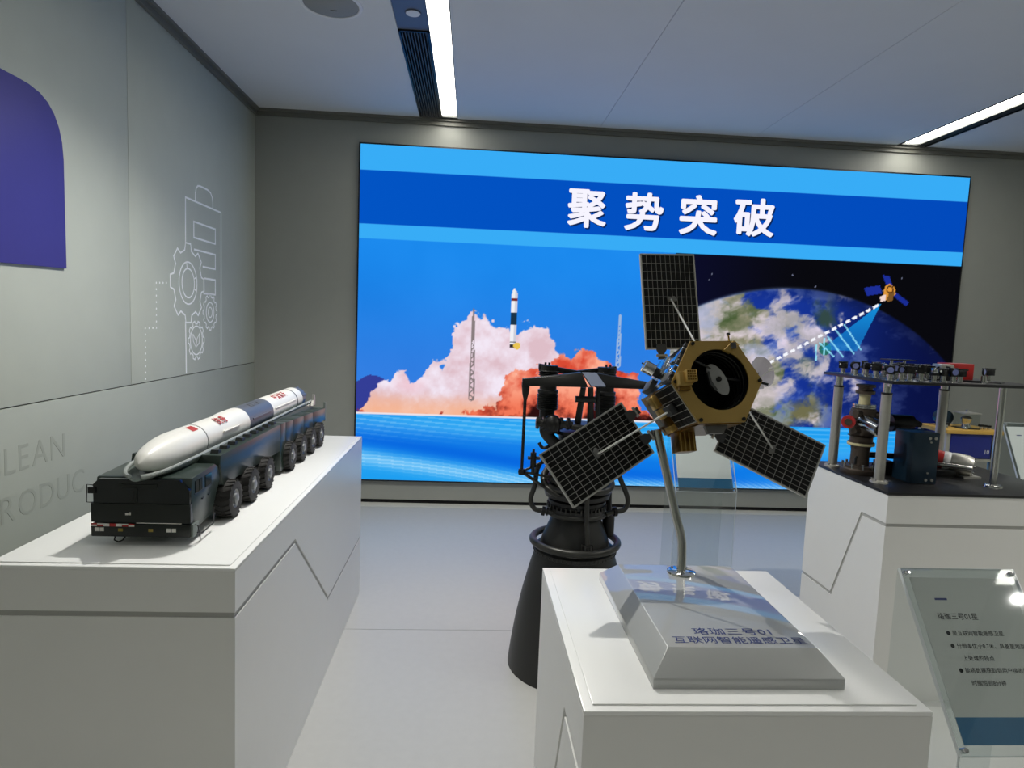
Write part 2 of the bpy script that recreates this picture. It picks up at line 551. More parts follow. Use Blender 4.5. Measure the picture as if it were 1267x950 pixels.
def display_picture(u, v):
    """the picture shown on the wall: u, v run 0..1 across and up the display; returns sRGB 0..255"""
    W, H = 5.11, 2.73
    X, Z = u * W, v * H
    C = np.zeros(u.shape + (3,))

    def put(mask, rgb):
        mask = np.clip(mask, 0, 1)[:, None]
        C[:] = C * (1 - mask) + np.asarray(rgb, float) * mask

    def sm(a, b, t):
        t = np.clip((t - a) / (b - a), 0, 1)
        return t * t * (3 - 2 * t)

    def inside(poly):
        r = np.zeros(u.shape, bool)
        n = len(poly)
        for i in range(n):
            (xa, ya), (xb, yb) = poly[i], poly[i - 1]
            if ya == yb:
                continue
            r ^= ((ya > v) != (yb > v)) & (u < (xb - xa) * (v - ya) / (yb - ya) + xa)
        return r.astype(float)

    def seg(a, b, w):
        ax, az, bx_, bz = a[0] * W, a[1] * H, b[0] * W, b[1] * H
        dx, dz = bx_ - ax, bz - az
        t = np.clip(((X - ax) * dx + (Z - az) * dz) / (dx * dx + dz * dz), 0, 1)
        return np.hypot(X - ax - t * dx, Z - az - t * dz) / w, t

    # sky over the launch site
    n1 = fbm(X * 1.3, Z * 1.3, 1)
    t = sm(0.25, 0.73, v)[:, None]
    C[:] = np.array((48, 122, 222)) * (1 - t) + np.array((26, 136, 236)) * t
    C += ((n1 - 0.5) * 14)[:, None]
    # far hills
    hb = 0.305 + 0.02 * np.sin(u * 60) + 0.03 * (fbm(X * 4, Z * 0, 2) - 0.5)
    put((v < hb) & (u < 0.14), (52, 62, 150))
    # steam cloud
    cu = [0, .0059, .0147, .0313, .0505, .0761, .1086, .1317, .1413, .1472, .158, .1712, .19, .2039, .22, .2337, .2503, .2765, .2945, .3114, .3282, .36, .5]
    cv = [.2, .219, .2564, .2773, .2883, .3198, .3315, .3626, .4125, .4619, .487, .5004, .515, .5004, .4817, .463, .4791, .4908, .4601, .4194, .3883, .33, .2]
    puff = 0.35 - np.abs(fbm(X * 4, Z * 4, 3, 5, 0.6) - 0.5) * 4.0
    px = np.clip(u + (fbm(X * 4, Z * 4, 5, 5, 0.62) - 0.5) * 0.06, 0, 1)
    top = np.interp(px, cu, cv) + puff * 0.04 + 0.006
    m = sm(-0.003, 0.003, top - v)
    s = fbm(X * 6, Z * 6, 4, 5, 0.6)
    shade = np.clip((s - 0.32) * 2.4, 0, 1)[:, None]
    cc = np.array((222, 190, 200)) * (1 - shade) + np.array((243, 232, 246)) * shade
    w = (sm(0.29, 0.20, v + (s - 0.5) * 0.05) * 0.8)[:, None]
    cc = cc * (1 - w) + np.array((250, 178, 134)) * w
    put(m, cc)
    put(sm(0.05, 0.0, np.abs(v - 0.30 + 0.03 * (s - .5))) * sm(0.04, 0.0, np.abs(u - 0.085)) * 0.5 * m, (236, 176, 186))
    # burning orange cloud
    ou = [.14, .19, .215, .235, .2534, .2728, .3059, .328, .3581, .3851, .3996, .4266, .4407, .4556, .4667, .4789, .5]
    ov = [.2, .21, .225, .27, .3333, .3597, .3744, .393, .4201, .4121, .3806, .3824, .363, .3212, .2637, .2289, .2]
    top2 = np.interp(np.clip(u + (fbm(X * 5, Z * 5, 8, 5, .6) - .5) * .05, 0, 1), ou, ov) + (.3 - np.abs(fbm(X * 5, Z * 5, 6, 5, .6) - .5) * 3.4) * .06
    m2 = sm(-0.004, 0.006, top2 - v)
    s2 = fbm(X * 6, Z * 6, 7, 5, 0.6)
    k = np.clip((s2 - 0.34) * 2.8, 0, 1)[:, None]
    oc = np.array((216, 74, 52)) * (1 - k) + np.array((254, 172, 144)) * k
    lo = (sm(0.32, 0.22, v) * 0.7)[:, None]
    oc = oc * (1 - lo) + (np.array((150, 34, 24)) * (1 - k) + np.array((238, 96, 62)) * k) * lo
    put(m2, oc)
    dk = sm(0.30, 0.2, v + (s2 - 0.45) * 0.35) * sm(0.20, 0.25, u)
    put(dk * m2 * 0.95, (36, 12, 14))
    # masts
    for (a, b, wd, cl) in (((.1851, .5304), (.1859, .2619), .012, (120, 110, 110)), ((.4249, .5315), (.4252, .3773), .010, (170, 190, 220))):
        d, tt = seg(a, b, 1.0)
        half = wd * (0.3 + 1.5 * tt)
        edge = np.abs(d - half) < 0.0055
        brace = (np.abs(((X - a[0] * W) / (half + 1e-6)) - (2 * np.abs(((Z * 14) % 1.0) * 2 - 1) - 1)) < 0.5) & (d < half)
        put((edge | brace) * 0.85, cl)
    # rocket
    ru = .2499 + (.5989 - v) * 0.004
    w = np.abs(u - ru) * W
    put((w < .024) & (v < .575) & (v > .4199), (240, 240, 244))
    put((v >= .575) & (v < .5989) & (w < .024 * np.sqrt(np.clip((.5989 - v) / .0239, 0, 1))), (236, 236, 240))
    put((w < .024) & (u > ru + .001) & (v < .59) & (v > .42), (206, 206, 216))
    put((w < .024) & (v < .526) & (v > .4894), (26, 52, 72))
    put((w < .024) & (np.abs(v - .567) < .004), (120, 40, 40))
    put((w < .024) & (v > .42) & (v < .429), (50, 44, 44))
    put((w < .024) & (np.abs(v - .437) < .002), (50, 44, 44))
    put(np.hypot((u - .2572) * W, (v - .4255) * H) < .030, (232, 196, 84))
    # space
    sp_ = (u > 0.512) & (v > 0.2) & (v < 0.7286)
    put(sp_, (9, 9, 14))
    put(sp_ * sm(.75, .5, u) * .8, (12, 14, 48))
    st = np.random.default_rng(3)
    for _ in range(6):
        a, b = st.uniform(.53, .99), st.uniform(.63, .72)
        put(sp_ * (np.hypot((u - a) * W, (v - b) * H) < .006), (110, 115, 140))
    dist = np.hypot(X - 3.6646, Z + 0.2358) / 1.9718
    e = sp_ * sm(1.004, 0.992, dist)
    wv = fbm(X * 2.4, Z * 2.4, 11, 6, .55)
    wv2 = fbm(X * 5.5 + wv * 2, Z * 5.5, 12, 6, .6)
    ocean = np.array((22, 52, 150)) * np.ones((len(u), 1))
    dr = sm(.70, .97, u)[:, None]
    ocean = ocean * (1 - dr) + np.array((10, 18, 66)) * dr
    put(e, ocean)
    land = sm(.03, .12, wv - .36 + (.715 - u) * 1.3) * sm(.80, .75, u)
    lc = np.clip((wv2 - .3) * 2.2, 0, 1)[:, None]
    put(e * land, np.array((74, 92, 56)) * (1 - lc) + np.array((168, 156, 138)) * lc)
    put(e * sm(.0, .04, .045 - np.hypot((u - .745) * 1.4, (v - .40) * .8) + (wv2 - .5) * .07), (82, 104, 62))
    put(e * sm(.0, .04, .05 - np.hypot((u - .745), (v - .245) * .8) + (wv2 - .5) * .08), (110, 108, 76))
    put(e * sm(.0, .03, .03 - np.hypot((u - .775), (v - .56) * .6) + (wv2 - .5) * .08), (50, 72, 70))
    # inland sea
    put(e * sm(.0, .02, .035 - np.hypot((u - .715) * .5, (v - .505 + (u - .715) * .15) * 1.1) + (wv2 - .5) * .06), (42, 78, 176))
    cl = sm(.44, .62, fbm(X * 3.2 + wv * 1.5, Z * 4.2 + wv, 13, 6, .6) + (.70 - u) * .7 - .02)
    put(e * cl * .92, np.array((176, 170, 166)) * (1 - lc) + np.array((238, 222, 236)) * lc)
    put(e * sm(.50, .72, fbm(X * 4 + wv2, Z * 5, 15, 5, .6)) * .45 * sm(1.0, .8, u), (150, 170, 220))
    put(sp_ * (sm(.99, 1.0, dist) - sm(1.0, 1.012, dist)) * .25 * sm(.9, .6, u), (120, 150, 200))
    put(e * sm(.93, 1.0, dist) * .5 * sm(.6, .8, u), (14, 22, 60))
    # data link: fan beam, ripples, dashed line and orbiting craft
    put(np.hypot((u - .7758) * W, (v - .453) * H) < .055, (40, 110, 100))
    put(inside([(.8669, .6026), (.7690, .4490), (.8319, .4500)]) * (.92 - .35 * sm(.60, .45, v)), (20, 148, 226))
    for i, (a, b) in enumerate((((.7660, .4700), (.792, .43)), ((.779, .49), (.808, .43)), ((.792, .512), (.827, .44)), ((.806, .53), (.838, .455)))):
        d, tt = seg(a, b, 1.0)
        put((d < .006) * .9, (150, 232, 255))
        d, tt = seg((a[0] - .006, a[1] - .006), (a[0] - .012 + .02 * .4, a[1] - .055), 1.0)
        if i < 2:
            put((d < .006) * .9, (150, 232, 255))
    d, tt = seg((.8603, .5941), (.6665, .3853), 1.0)
    put((d < .0115) & ((tt * 17) % 1.0 < .62), (246, 248, 255))
    for poly, c in (([(.8337, .6476), (.8613, .6570), (.8665, .6330), (.8405, .6231)], (28, 46, 150)),
                    ([(.8640, .6901), (.8767, .6861), (.8835, .6560), (.8720, .6600)], (28, 46, 150)),
                    ([(.8900, .6380), (.9149, .6082), (.9105, .5962), (.8860, .6260)], (26, 44, 146)),
                    ([(.870, .655), (.878, .664), (.888, .652), (.890, .632), (.881, .612), (.869, .612)], (220, 150, 60)),
                    ([(.878, .640), (.888, .640), (.886, .612), (.876, .606)], (120, 84, 40)),
                    ([(.863, .622), (.873, .630), (.874, .612), (.866, .606)], (240, 214, 206))):
        put(inside(poly), c)
    put((np.abs(np.hypot((u - .8795) * W, (v - .6455) * H) - .028) < .006), (90, 54, 20))
    # flowing blue waves along the bottom
    lowm = (v < .2035).astype(float)
    y = v / .2035
    base = np.array((30, 158, 240)) * np.ones((len(u), 1))
    d1 = np.exp(-((y - (.62 - .75 * (u - .02) * 1.6 + .5 * np.clip(u - .3, 0, 1))) / .17) ** 2)[:, None]
    base = base * (1 - .85 * d1) + np.array((4, 96, 222)) * .85 * d1
    d2 = np.exp(-((y - (.25 + .9 * np.abs(u - .62))) / .14) ** 2)[:, None]
    base = base * (1 - .6 * d2) + np.array((6, 104, 226)) * .6 * d2
    d3 = np.exp(-((y - (.34 - 1.15 * u + 1.2 * np.clip(u - .27, 0, 1) ** 1.2)) / .11) ** 2)[:, None]
    base = base * (1 - .75 * d3) + np.array((136, 206, 250)) * .75 * d3
    d4 = np.exp(-((y - (.86 - .35 * u)) / .16) ** 2)[:, None]
    base = base * (1 - .35 * d4) + np.array((100, 196, 250)) * .35 * d4
    put(lowm, base)
    ln1 = (np.sin((y + .32 * u + .10 * np.sin(u * 5)) * 90) > .55) * sm(.5, .95, y)
    ln2 = (np.sin((y - 1.0 * u + 3.0 * u * u) * 120 + u * 160) > .6) * d3[:, 0]
    put(lowm * np.clip(ln1 * .30 + ln2 * .5, 0, 1), (190, 230, 255))
    put((np.abs(v - .2045) < .0022) & (u < .51), (236, 226, 232))
    # header bands
    put(v > .7280, (56, 172, 246))
    put((v > .7700) & (v < .9250), np.stack([2 + 0 * u, 84 - 10 * u, 196 - 8 * u], 1))
    return np.clip(C, 0, 255)


scr = thing('display_wall', ((SX0 + SX1) / 2, YB, SZ0), 'huge video wall showing a rocket launch, the Earth and a blue title band', 'screen')
bz = MB()
bz.box(SX0, SX1, YB - 0.038, YB - 0.001, SZ0, SZ1)
bz.build('bezel', 'bezel', scr)
NX, NZ = 700, 374
gu, gv = np.meshgrid(np.linspace(0, 1, NX), np.linspace(0, 1, NZ))
PX0, PX1, PZ0, PZ1 = SX0 + 0.012, SX1 - 0.012, SZ0 + 0.012, SZ1 - 0.012
me = bpy.data.meshes.new('picture_panel')
co = np.zeros((NX * NZ, 3), np.float32)
so = ORG[scr.name]
co[:, 0] = PX0 + gu.ravel() * (PX1 - PX0) - so.x
co[:, 1] = YB - 0.040 - so.y
co[:, 2] = PZ0 + gv.ravel() * (PZ1 - PZ0) - so.z
idx = np.arange(NX * NZ).reshape(NZ, NX)
quads = np.stack([idx[:-1, :-1], idx[:-1, 1:], idx[1:, 1:], idx[1:, :-1]], -1).reshape(-1, 4)
me.vertices.add(NX * NZ)
me.vertices.foreach_set('co', co.ravel())
me.loops.add(len(quads) * 4)
me.loops.foreach_set('vertex_index', quads.ravel().astype(np.int32))
me.polygons.add(len(quads))
me.polygons.foreach_set('loop_start', np.arange(0, len(quads) * 4, 4, dtype=np.int32))
me.update(calc_edges=True)
rgb = display_picture(gu.ravel(), gv.ravel()) / 255.0
rgb = np.where(rgb <= 0.04045, rgb / 12.92, ((rgb + 0.055) / 1.055) ** 2.4)
at = me.color_attributes.new('picture', 'FLOAT_COLOR', 'POINT')
at.data.foreach_set('color', np.c_[rgb, np.ones(len(rgb))].astype(np.float32).ravel())
pm, N, L = new_mat('lit_display_picture')
o_ = N.new('ShaderNodeOutputMaterial')
e_ = N.new('ShaderNodeEmission')
a_ = N.new('ShaderNodeAttribute')
a_.attribute_name = 'picture'
e_.inputs['Strength'].default_value = SCREEN
L.new(a_.outputs['Color'], e_.inputs['Color'])
L.new(e_.outputs[0], o_.inputs[0])
pm.cycles.emission_sampling = 'NONE'
me.materials.append(pm)
pp = bpy.data.objects.new('picture_panel', me)
col.objects.link(pp)
pp.parent = scr
M['title_white'] = emit_mat('lit_title_white', (246, 244, 255), SCREEN, False)
M['title_shadow'] = emit_mat('lit_title_shadow', (10, 40, 92), SCREEN, False)
PW, PH = PX1 - PX0, PZ1 - PZ0
for ch, (ua, va, ub, vb) in zip('聚势突破', ((.3297, .9037, .3933, .7897), (.4231, .9029, .4867, .7886), (.5135, .9044, .5769, .7842), (.6035, .9033, .6722, .7879))):
    g = bold_geo(text_geo(ch, 1.0), 0.026)
    xs = [p[0] for p in g[0]]
    ys = [p[1] for p in g[0]]
    x0, x1, y0, y1 = min(xs), max(xs), min(ys), max(ys)
    wx, wz = (ub - ua) * PW, (va - vb) * PH
    def place(dx, dz, dy):
        return lambda x, y: (PX0 + ua * PW + (x - x0) / (x1 - x0) * wx + dx, YB - 0.040 - dy, PZ0 + vb * PH + (y - y0) / (y1 - y0) * wz + dz)
    text_obj('title_character', 'title_white', scr, g, place(0, 0, 0.0016))
    text_obj('title_shadow', 'title_shadow', scr, g, place(0.012, -0.012, 0.0008))


# ------------------------------------------------------------------ left wall: purple panel, line drawing, raised letters
pr = [(2.05, 1.69), (2.985, 1.712), (2.982, 2.17), (2.974, 2.24), (2.955, 2.295), (2.925, 2.342), (2.885, 2.376), (2.835, 2.398), (2.77, 2.409), (2.7, 2.411), (2.05, 2.405)]
pnl = tag(MB().prism(pr, 'x', XL, XL + 0.012).build('wall_sign', 'purple', None, bevel=0.0015), 'flat purple panel with one rounded corner on the left wall', 'wall panel')

art = thing('line_drawing', (XL, 4.4, 1.16), 'white line drawing of a factory tower with three gears on the left wall', 'wall graphic')


def ribbon(pts, w=0.0115, closed=False):
    """flat painted line on the left wall through (y, z) points, 1 mm proud"""
    m = MB()
    k = len(pts)
    P = [Vector((p[0], p[1])) for p in pts]
    L_, R_ = [], []
    for i in range(k):
        if closed:
            a, b = P[i - 1], P[(i + 1) % k]
        else:
            a, b = P[max(i - 1, 0)], P[min(i + 1, k - 1)]
        d1 = (P[i] - a).normalized() if (P[i] - a).length > 1e-9 else (b - P[i]).normalized()
        d2 = (b - P[i]).normalized() if (b - P[i]).length > 1e-9 else d1
        t = (d1 + d2).normalized() if (d1 + d2).length > 1e-6 else d1
        n = Vector((-t.y, t.x))
        s = 1.0 / max(0.5, abs(n.dot(Vector((-d1.y, d1.x)))))
        L_.append(P[i] + n * w * 0.5 * s)
        R_.append(P[i] - n * w * 0.5 * s)
    vs = []
    for x in (XL + 0.0002, XL + 0.0012):
        vs += [(x, p.x, p.y) for p in L_] + [(x, p.x, p.y) for p in R_]
    fs = []
    q = 2 * k
    for i in range(k if closed else k - 1):
        j = (i + 1) % k
        fs += [(q + i, q + j, q + k + j, q + k + i), (i, j, q + j, q + i), (k + i, q + k + i, q + k + j, k + j)]
    m.add(vs, fs)
    return m


def gear_pts(c, ro, ri, teeth, ph=0.0):
    out = []
    for i in range(teeth):
        a = ph + 2 * PI * i / teeth
        s = 2 * PI / teeth
        for da, r in ((-.30, ri), (-.19, ro), (.19, ro), (.30, ri)):
            out.append((c[0] + r * math.cos(a + da * s), c[1] + r * math.sin(a + da * s)))
    return out


def circ(c, r, n=36):
    return [(c[0] + r * math.cos(2 * PI * i / n), c[1] + r * math.sin(2 * PI * i / n)) for i in range(n)]


ribbon([(4.20, 1.962), (4.203, 2.24), (4.774, 2.24), (4.772, 1.158)]).build('tower_outline', 'white_line', art)
ribbon([(4.20, 1.16), (4.193, 1.484)]).build('tower_outline', 'white_line', art)
ribbon([(4.348, 2.245), (4.348, 2.291), (4.36, 2.325), (4.385, 2.344), (4.42, 2.35), (4.54, 2.35), (4.59, 2.34), (4.617, 2.315), (4.627, 2.28), (4.629, 2.245)]).build('chimney_arch', 'white_line', art)
ribbon([(4.322, 2.112), (4.67, 2.112), (4.67, 2.013), (4.322, 2.013)], closed=True).build('window_outline', 'white_line', art)
ribbon([(4.321, 1.939), (4.669, 1.940), (4.669, 1.842), (4.455, 1.842)]).build('window_outline', 'white_line', art)
ribbon([(4.48, 1.768), (4.668, 1.768), (4.668, 1.668), (4.474, 1.668), (4.474, 1.768)]).build('window_outline', 'white_line', art)
g1 = (4.236, 1.722)
ribbon(gear_pts(g1, 0.247, 0.205, 8, PI / 2), 0.010, True).build('large_gear', 'white_line', art)
ribbon(circ(g1, 0.13), 0.009, True).build('gear_ring', 'white_line', art)
ribbon(circ(g1, 0.09), 0.009, True).build('gear_ring', 'white_line', art)
for a in (20, 100, 340):
    a = math.radians(a)
    ribbon([(g1[0] + .09 * math.cos(a), g1[1] + .09 * math.sin(a)), (g1[0] + .13 * math.cos(a), g1[1] + .13 * math.sin(a))], 0.008).build('gear_spoke', 'white_line', art)
g2 = (4.578, 1.546)
ribbon(gear_pts(g2, 0.12, 0.104, 12), 0.008, True).build('small_gear', 'white_line', art)
ribbon(circ(g2, 0.066), 0.008, True).build('gear_ring', 'white_line', art)
ribbon(circ(g2, 0.034, 20), 0.007, True).build('gear_ring', 'white_line', art)
g3 = (4.354, 1.363)
ribbon(gear_pts(g3, 0.125, 0.107, 10), 0.008, True).build('small_gear', 'white_line', art)
ribbon(circ(g3, 0.092), 0.008, True).build('gear_ring', 'white_line', art)
ribbon([(4.300, 1.405), (4.305, 1.36), (4.345, 1.318), (4.352, 1.36), (4.300, 1.405)], 0.006).build('leaf_outline', 'white_line', art)
ribbon([(4.345, 1.318), (4.395, 1.345), (4.40, 1.405), (4.362, 1.372), (4.345, 1.318)], 0.006).build('leaf_outline', 'white_line', art)
dots = MB()
path = [(3.685, 1.171), (3.688, 1.448), (3.815, 1.448), (3.819, 1.70), (3.981, 1.709)]
for (a, b) in zip(path[:-1], path[1:]):
    n = int(math.dist(a, b) / 0.034)
    for i in range(n):
        t = i / n
        y, z = a[0] + (b[0] - a[0]) * t, a[1] + (b[1] - a[1]) * t
        dots.box(XL + 0.0002, XL + 0.0012, y - 0.005, y + 0.005, z - 0.005, z + 0.005)
dd = dots.build('dotted_line', 'white_line', art)
dd['kind'] = 'stuff'


def wall_word(body, y0, z0, size, label):
    t = thing('raised_lettering', (XL, y0, z0), label, 'wall lettering')
    x = y0
    for ch in body:
        vs, fs = text_geo(ch, size, 0.0, 'LEFT')
        xs = [p[0] for p in vs]
        me = bpy.data.meshes.new('letter')
        me.from_pydata([(0.0, p[0] - min(xs) + x - y0, p[1] + 0.35 * size) for p in vs], [], fs)
        bm = bmesh.new()
        bm.from_mesh(me)
        r = bmesh.ops.extrude_face_region(bm, geom=bm.faces[:])
        bmesh.ops.translate(bm, vec=(0.0009, 0, 0), verts=[e for e in r['geom'] if isinstance(e, bmesh.types.BMVert)])
        bmesh.ops.recalc_face_normals(bm, faces=bm.faces)
        bm.to_mesh(me)
        bm.free()
        me.materials.append(M['letter'])
        o = bpy.data.objects.new('letter', me)
        col.objects.link(o)
        o.parent = t
        x += max(xs) - min(xs) + size * 0.13
    return t

wall_word('CLEAN', 2.475, 0.885, 0.150, 'faint raised grey word CLEAN low on the left wall')
wall_word('PRODUC', 2.475, 0.698, 0.150, 'faint raised grey word starting PRODUC below CLEAN on the left wall')


# ------------------------------------------------------------------ pedestals
def pedestal(name, x0, x1, y0, y1, h, ya, yb, label, topped=True):
    """white plinth; a recessed groove runs level, then zigzags down its long sides"""
    t = thing(name, ((x0 + x1) / 2, (y0 + y1) / 2, 0), label, 'pedestal')
    d, g = 0.004, 0.0075
    zt, zb = 0.772, 0.328
    MB().box(x0 + d, x1 - d, y0 + d, y1 - d, 0.0, h - 0.012).build('core', 'groove', t)

    def panel(nm, prof, ax, a0, a1):
        MB().prism(prof, ax, a0, a1).build(nm, 'ped', t)
    H = h - 0.012
    for (a0, a1) in ((y0, y0 + d), (y1 - d, y1)):
        z = zt if a0 == y0 else zb
        panel('upper_panel', [(x0, z + g), (x1, z + g), (x1, H), (x0, H)], 'y', a0, a1)
        panel('lower_panel', [(x0, 0), (x1, 0), (x1, z - g), (x0, z - g)], 'y', a0, a1)
    sl = math.hypot(yb - ya, zt - zb)
    k = g * (sl - (yb - ya)) / (zt - zb)     # mitre shift so the groove keeps its width on the slope
    e = d
    for (a0, a1) in ((x0, x0 + d), (x1 - d, x1)):
        panel('upper_panel', [(y0 + e, zt + g), (ya + k, zt + g), (yb + k, zb + g), (y1 - e, zb + g), (y1 - e, H), (y0 + e, H)], 'x', a0, a1)
        panel('lower_panel', [(y0 + e, 0), (y1 - e, 0), (y1 - e, zb - g), (yb - k, zb - g), (ya - k, zt - g), (y0 + e, zt - g)], 'x', a0, a1)
    if topped:
        MB().box(x0, x1, y0, y1, H, h - 0.003).build('top_rim', 'ped_top', t, bevel=0.0015)
        i = 0.018
        MB().box(x0 + i, x1 - i, y0 + i, y1 - i, h - 0.003, h).build('top_panel', 'ped_top', t, bevel=0.001)
    else:
        MB().box(x0, x1, y0, y1, H, h).build('top_rim', 'ped', t)
    return t


PT = 0.9
pedestal('display_pedestal', -1.2, -0.585, 1.67, 3.626, PT, 2.248, 2.798, 'long white pedestal under the missile truck beside the left wall')
pedestal('display_pedestal', 0.213, 0.836, 1.051, 1.71, PT, 1.251, 1.447, 'white pedestal in front under the satellite and its silver base')
pedestal('display_pedestal', 1.755, 2.62, 2.575, 3.205, PT, 2.743, 2.931, 'white pedestal on the right under the optical bench', False)


# ------------------------------------------------------------------ missile truck
TX, TZ = -0.892, PT
tr = thing('launcher_truck', (TX, 2.6, PT), 'dark green multi-axle missile launcher truck model on the long white pedestal', 'model truck')
XA, XB = -1.02, -0.756
# cab: split cab with slanted windscreen band, low bumper and sloping tail
cabp = [(1.822, 1.016), (1.838, 1.088), (2.0, 1.094), (2.04, 1.075), (2.04, 1.04), (1.975, 0.945), (1.83, 0.935), (1.822, 0.965)]
cab = MB().prism(cabp, 'x', XA + 0.004, XB - 0.004).build('cab', 'green', tr, bevel=0.004)
MB().prism([(1.815, 0.966), (1.815, 1.018), (1.824, 1.02), (1.835, 0.966)], 'x', XA, XB).build('hood_panel', 'green_dk', cab)
MB().prism([(XA + 0.004, 1.018), (XB - 0.004, 1.018), (XB - 0.004, 1.058), (XB - 0.03, 1.086), (XA + 0.02, 1.086), (XA + 0.004, 1.07)], 'y', 1.8195, 1.830).build('windscreen', 'glass_dk', cab)
MB().box(-0.907, -0.899, 1.8165, 1.82, 1.02, 1.066).build('windscreen_pillar', 'green_dk', cab)
MB().box(-0.945, -0.845, 1.8165, 1.822, 1.062, 1.072).build('visor', 'green_dk', cab)
MB().box(XA, XB, 1.812, 1.845, 0.926, 0.962).build('bumper', 'green_dk', tr, bevel=0.003)
MB().prism([(1.818, 0.926), (1.838, 0.926), (1.86, 0.962), (1.818, 0.962)], 'x', XB, XB + 0.006).build('bumper_corner', 'cradle_in', tr)
for i, x in enumerate((-1.003, -0.990, -0.813, -0.799)):
    MB().box(x - 0.0055, x + 0.0055, 1.8105, 1.813, 0.942, 0.952).build('headlamp', 'lamp_white', tr)
for x in (-0.941, -0.861):
    MB().box(x - 0.006, x + 0.006, 1.8105, 1.813, 0.942, 0.950).build('fog_lamp', 'amber', tr)
for i in range(7):
    x = XA + 0.001 + i * 0.0165
    MB().box(x, x + 0.0155, 1.8112, 1.8125, 0.9555, 0.9595).build('reflector', 'red' if i % 2 else 'lamp_white', tr)
    MB().box(x, x + 0.0155, 1.8112, 1.8125, 0.9600, 0.9635).build('reflector', 'lamp_white' if i % 3 else 'red', tr)
MB().box(-0.90, -0.78, 1.8135, 1.8150, 0.9645, 0.9662).build('trim_line', 'lamp_white', tr)
MB().box(-0.929, -0.921, 1.8135, 1.8152, 0.987, 0.993).build('front_badge', 'lamp_white', tr)
MB().box(-0.918, -0.915, 1.8135, 1.8152, 0.987, 0.995).build('front_badge', 'lamp_white', tr)
MB().tube([(-0.96, 1.82, 0.926), (-0.957, 1.81, 0.918), (-0.945, 1.808, 0.914), (-0.935, 1.81, 0.918), (-0.932, 1.82, 0.926)], 0.002, 6).build('tow_hook', 'black_metal', tr, True)
# side windows and steps
for (a, b) in ((1.855, 1.878), (1.884, 1.902), (1.925, 1.968)):
    MB().box(XB - 0.005, XB - 0.002, a, b, 1.042, 1.076).build('side_window', 'glass_dk', cab)
MB().box(XB - 0.005, XB - 0.0025, 1.851, 1.971, 1.038, 1.041).build('window_sill', 'green_dk', cab)
for a in (1.90, 1.945):
    MB().box(XB - 0.005, XB - 0.001, a, a + 0.014, 1.012, 1.015).build('door_handle', 'green_dk', cab)
MB().tube([(XB + 0.004, 1.85, 0.93), (XB + 0.008, 1.87, 0.922), (XB + 0.008, 1.955, 0.925), (XB + 0.002, 1.975, 0.95)], 0.0022, 6).build('step_rail', 'black_metal', tr, True)
MB().tube([(XB + 0.002, 1.83, 0.960), (XB + 0.012, 1.835, 0.955), (XB + 0.012, 1.85, 0.915), (XB + 0.004, 1.87, 0.905)], 0.0016, 6).build('cable', 'black_metal', tr, True)
mr = MB().tube([(XA + 0.004, 1.825, 1.066), (XA - 0.012, 1.82, 1.069), (XA - 0.014, 1.82, 1.02), (XA + 0.002, 1.825, 1.018)], 0.0016, 6).build('mirror_bracket', 'black_metal', tr, True)
MB().box(XA - 0.008, XA + 0.012, 1.815, 1.819, 1.045, 1.062).build('mirror', 'black_metal', tr, bevel=0.001)
# chassis and side boxes
MB().box(-0.965, -0.82, 1.9, 3.44, 0.95, 1.03).build('chassis', 'green_dk', tr)
for sx in (1, -1):
    xo, xi = (XB, XB - 0.075) if sx > 0 else (XA, XA + 0.075)
    a, b = min(xo, xi), max(xo, xi)
    # long locker over the first three axles: chamfered nose, sloping foot
    MB().prism([(2.055, 1.014), (2.665, 1.0), (2.665, 1.11), (2.035, 1.112), (2.028, 1.085)], 'x', a, b).build('side_locker', 'green', tr, bevel=0.002)
    MB().prism([(2.668, 0.915), (2.745, 0.915), (2.745, 1.108), (2.668, 1.11)], 'x', a, b).build('side_locker', 'green', tr, bevel=0.002)
    ys = [2.748, 2.86, 3.04, 3.215, 3.48]
    for ya, yb in zip(ys[:-1], ys[1:]):
        zt = 1.106 - 0.05 * (ya - 2.748)
        MB().prism([(ya, 1.008), (yb - 0.003, 1.008), (yb - 0.003, zt - 0.05 * (yb - ya)), (ya, zt)], 'x', a, b).build('side_locker', 'green', tr, bevel=0.002)
    for y in (2.862, 3.04, 3.213):
        xs = (xo - 0.012 * sx)
        MB().box(min(xs, xo), max(xs, xo), y - 0.012, y + 0.008, 0.965, 1.01).build('mud_flap', 'green', tr)
    n0 = None
    for i in range(9):
        y = 2.06 + i * 0.072
        xc = xo - 0.03 * sx
        MB().prism([(y, 1.112), (y + 0.03, 1.112), (y + 0.026, 1.122), (y + 0.008, 1.122)], 'x', xc - 0.012, xc + 0.012).build('locker_cleat', 'green_dk', tr)
MB().box(XA + 0.03, XB - 0.03, 3.44, 3.480, 0.96, 1.07).build('tail_panel', 'green', tr, bevel=0.002)
MB().prism([(XA, 1.0), (XB, 1.0), (XB, 1.1), (XB - 0.01, 1.1), (XB - 0.01, 1.07), (XA + 0.01, 1.07), (XA + 0.01, 1.1), (XA, 1.1)], 'y', 3.482, 3.496).build('tail_bracket', 'cradle_in', tr)
# wheels
WR = 0.06


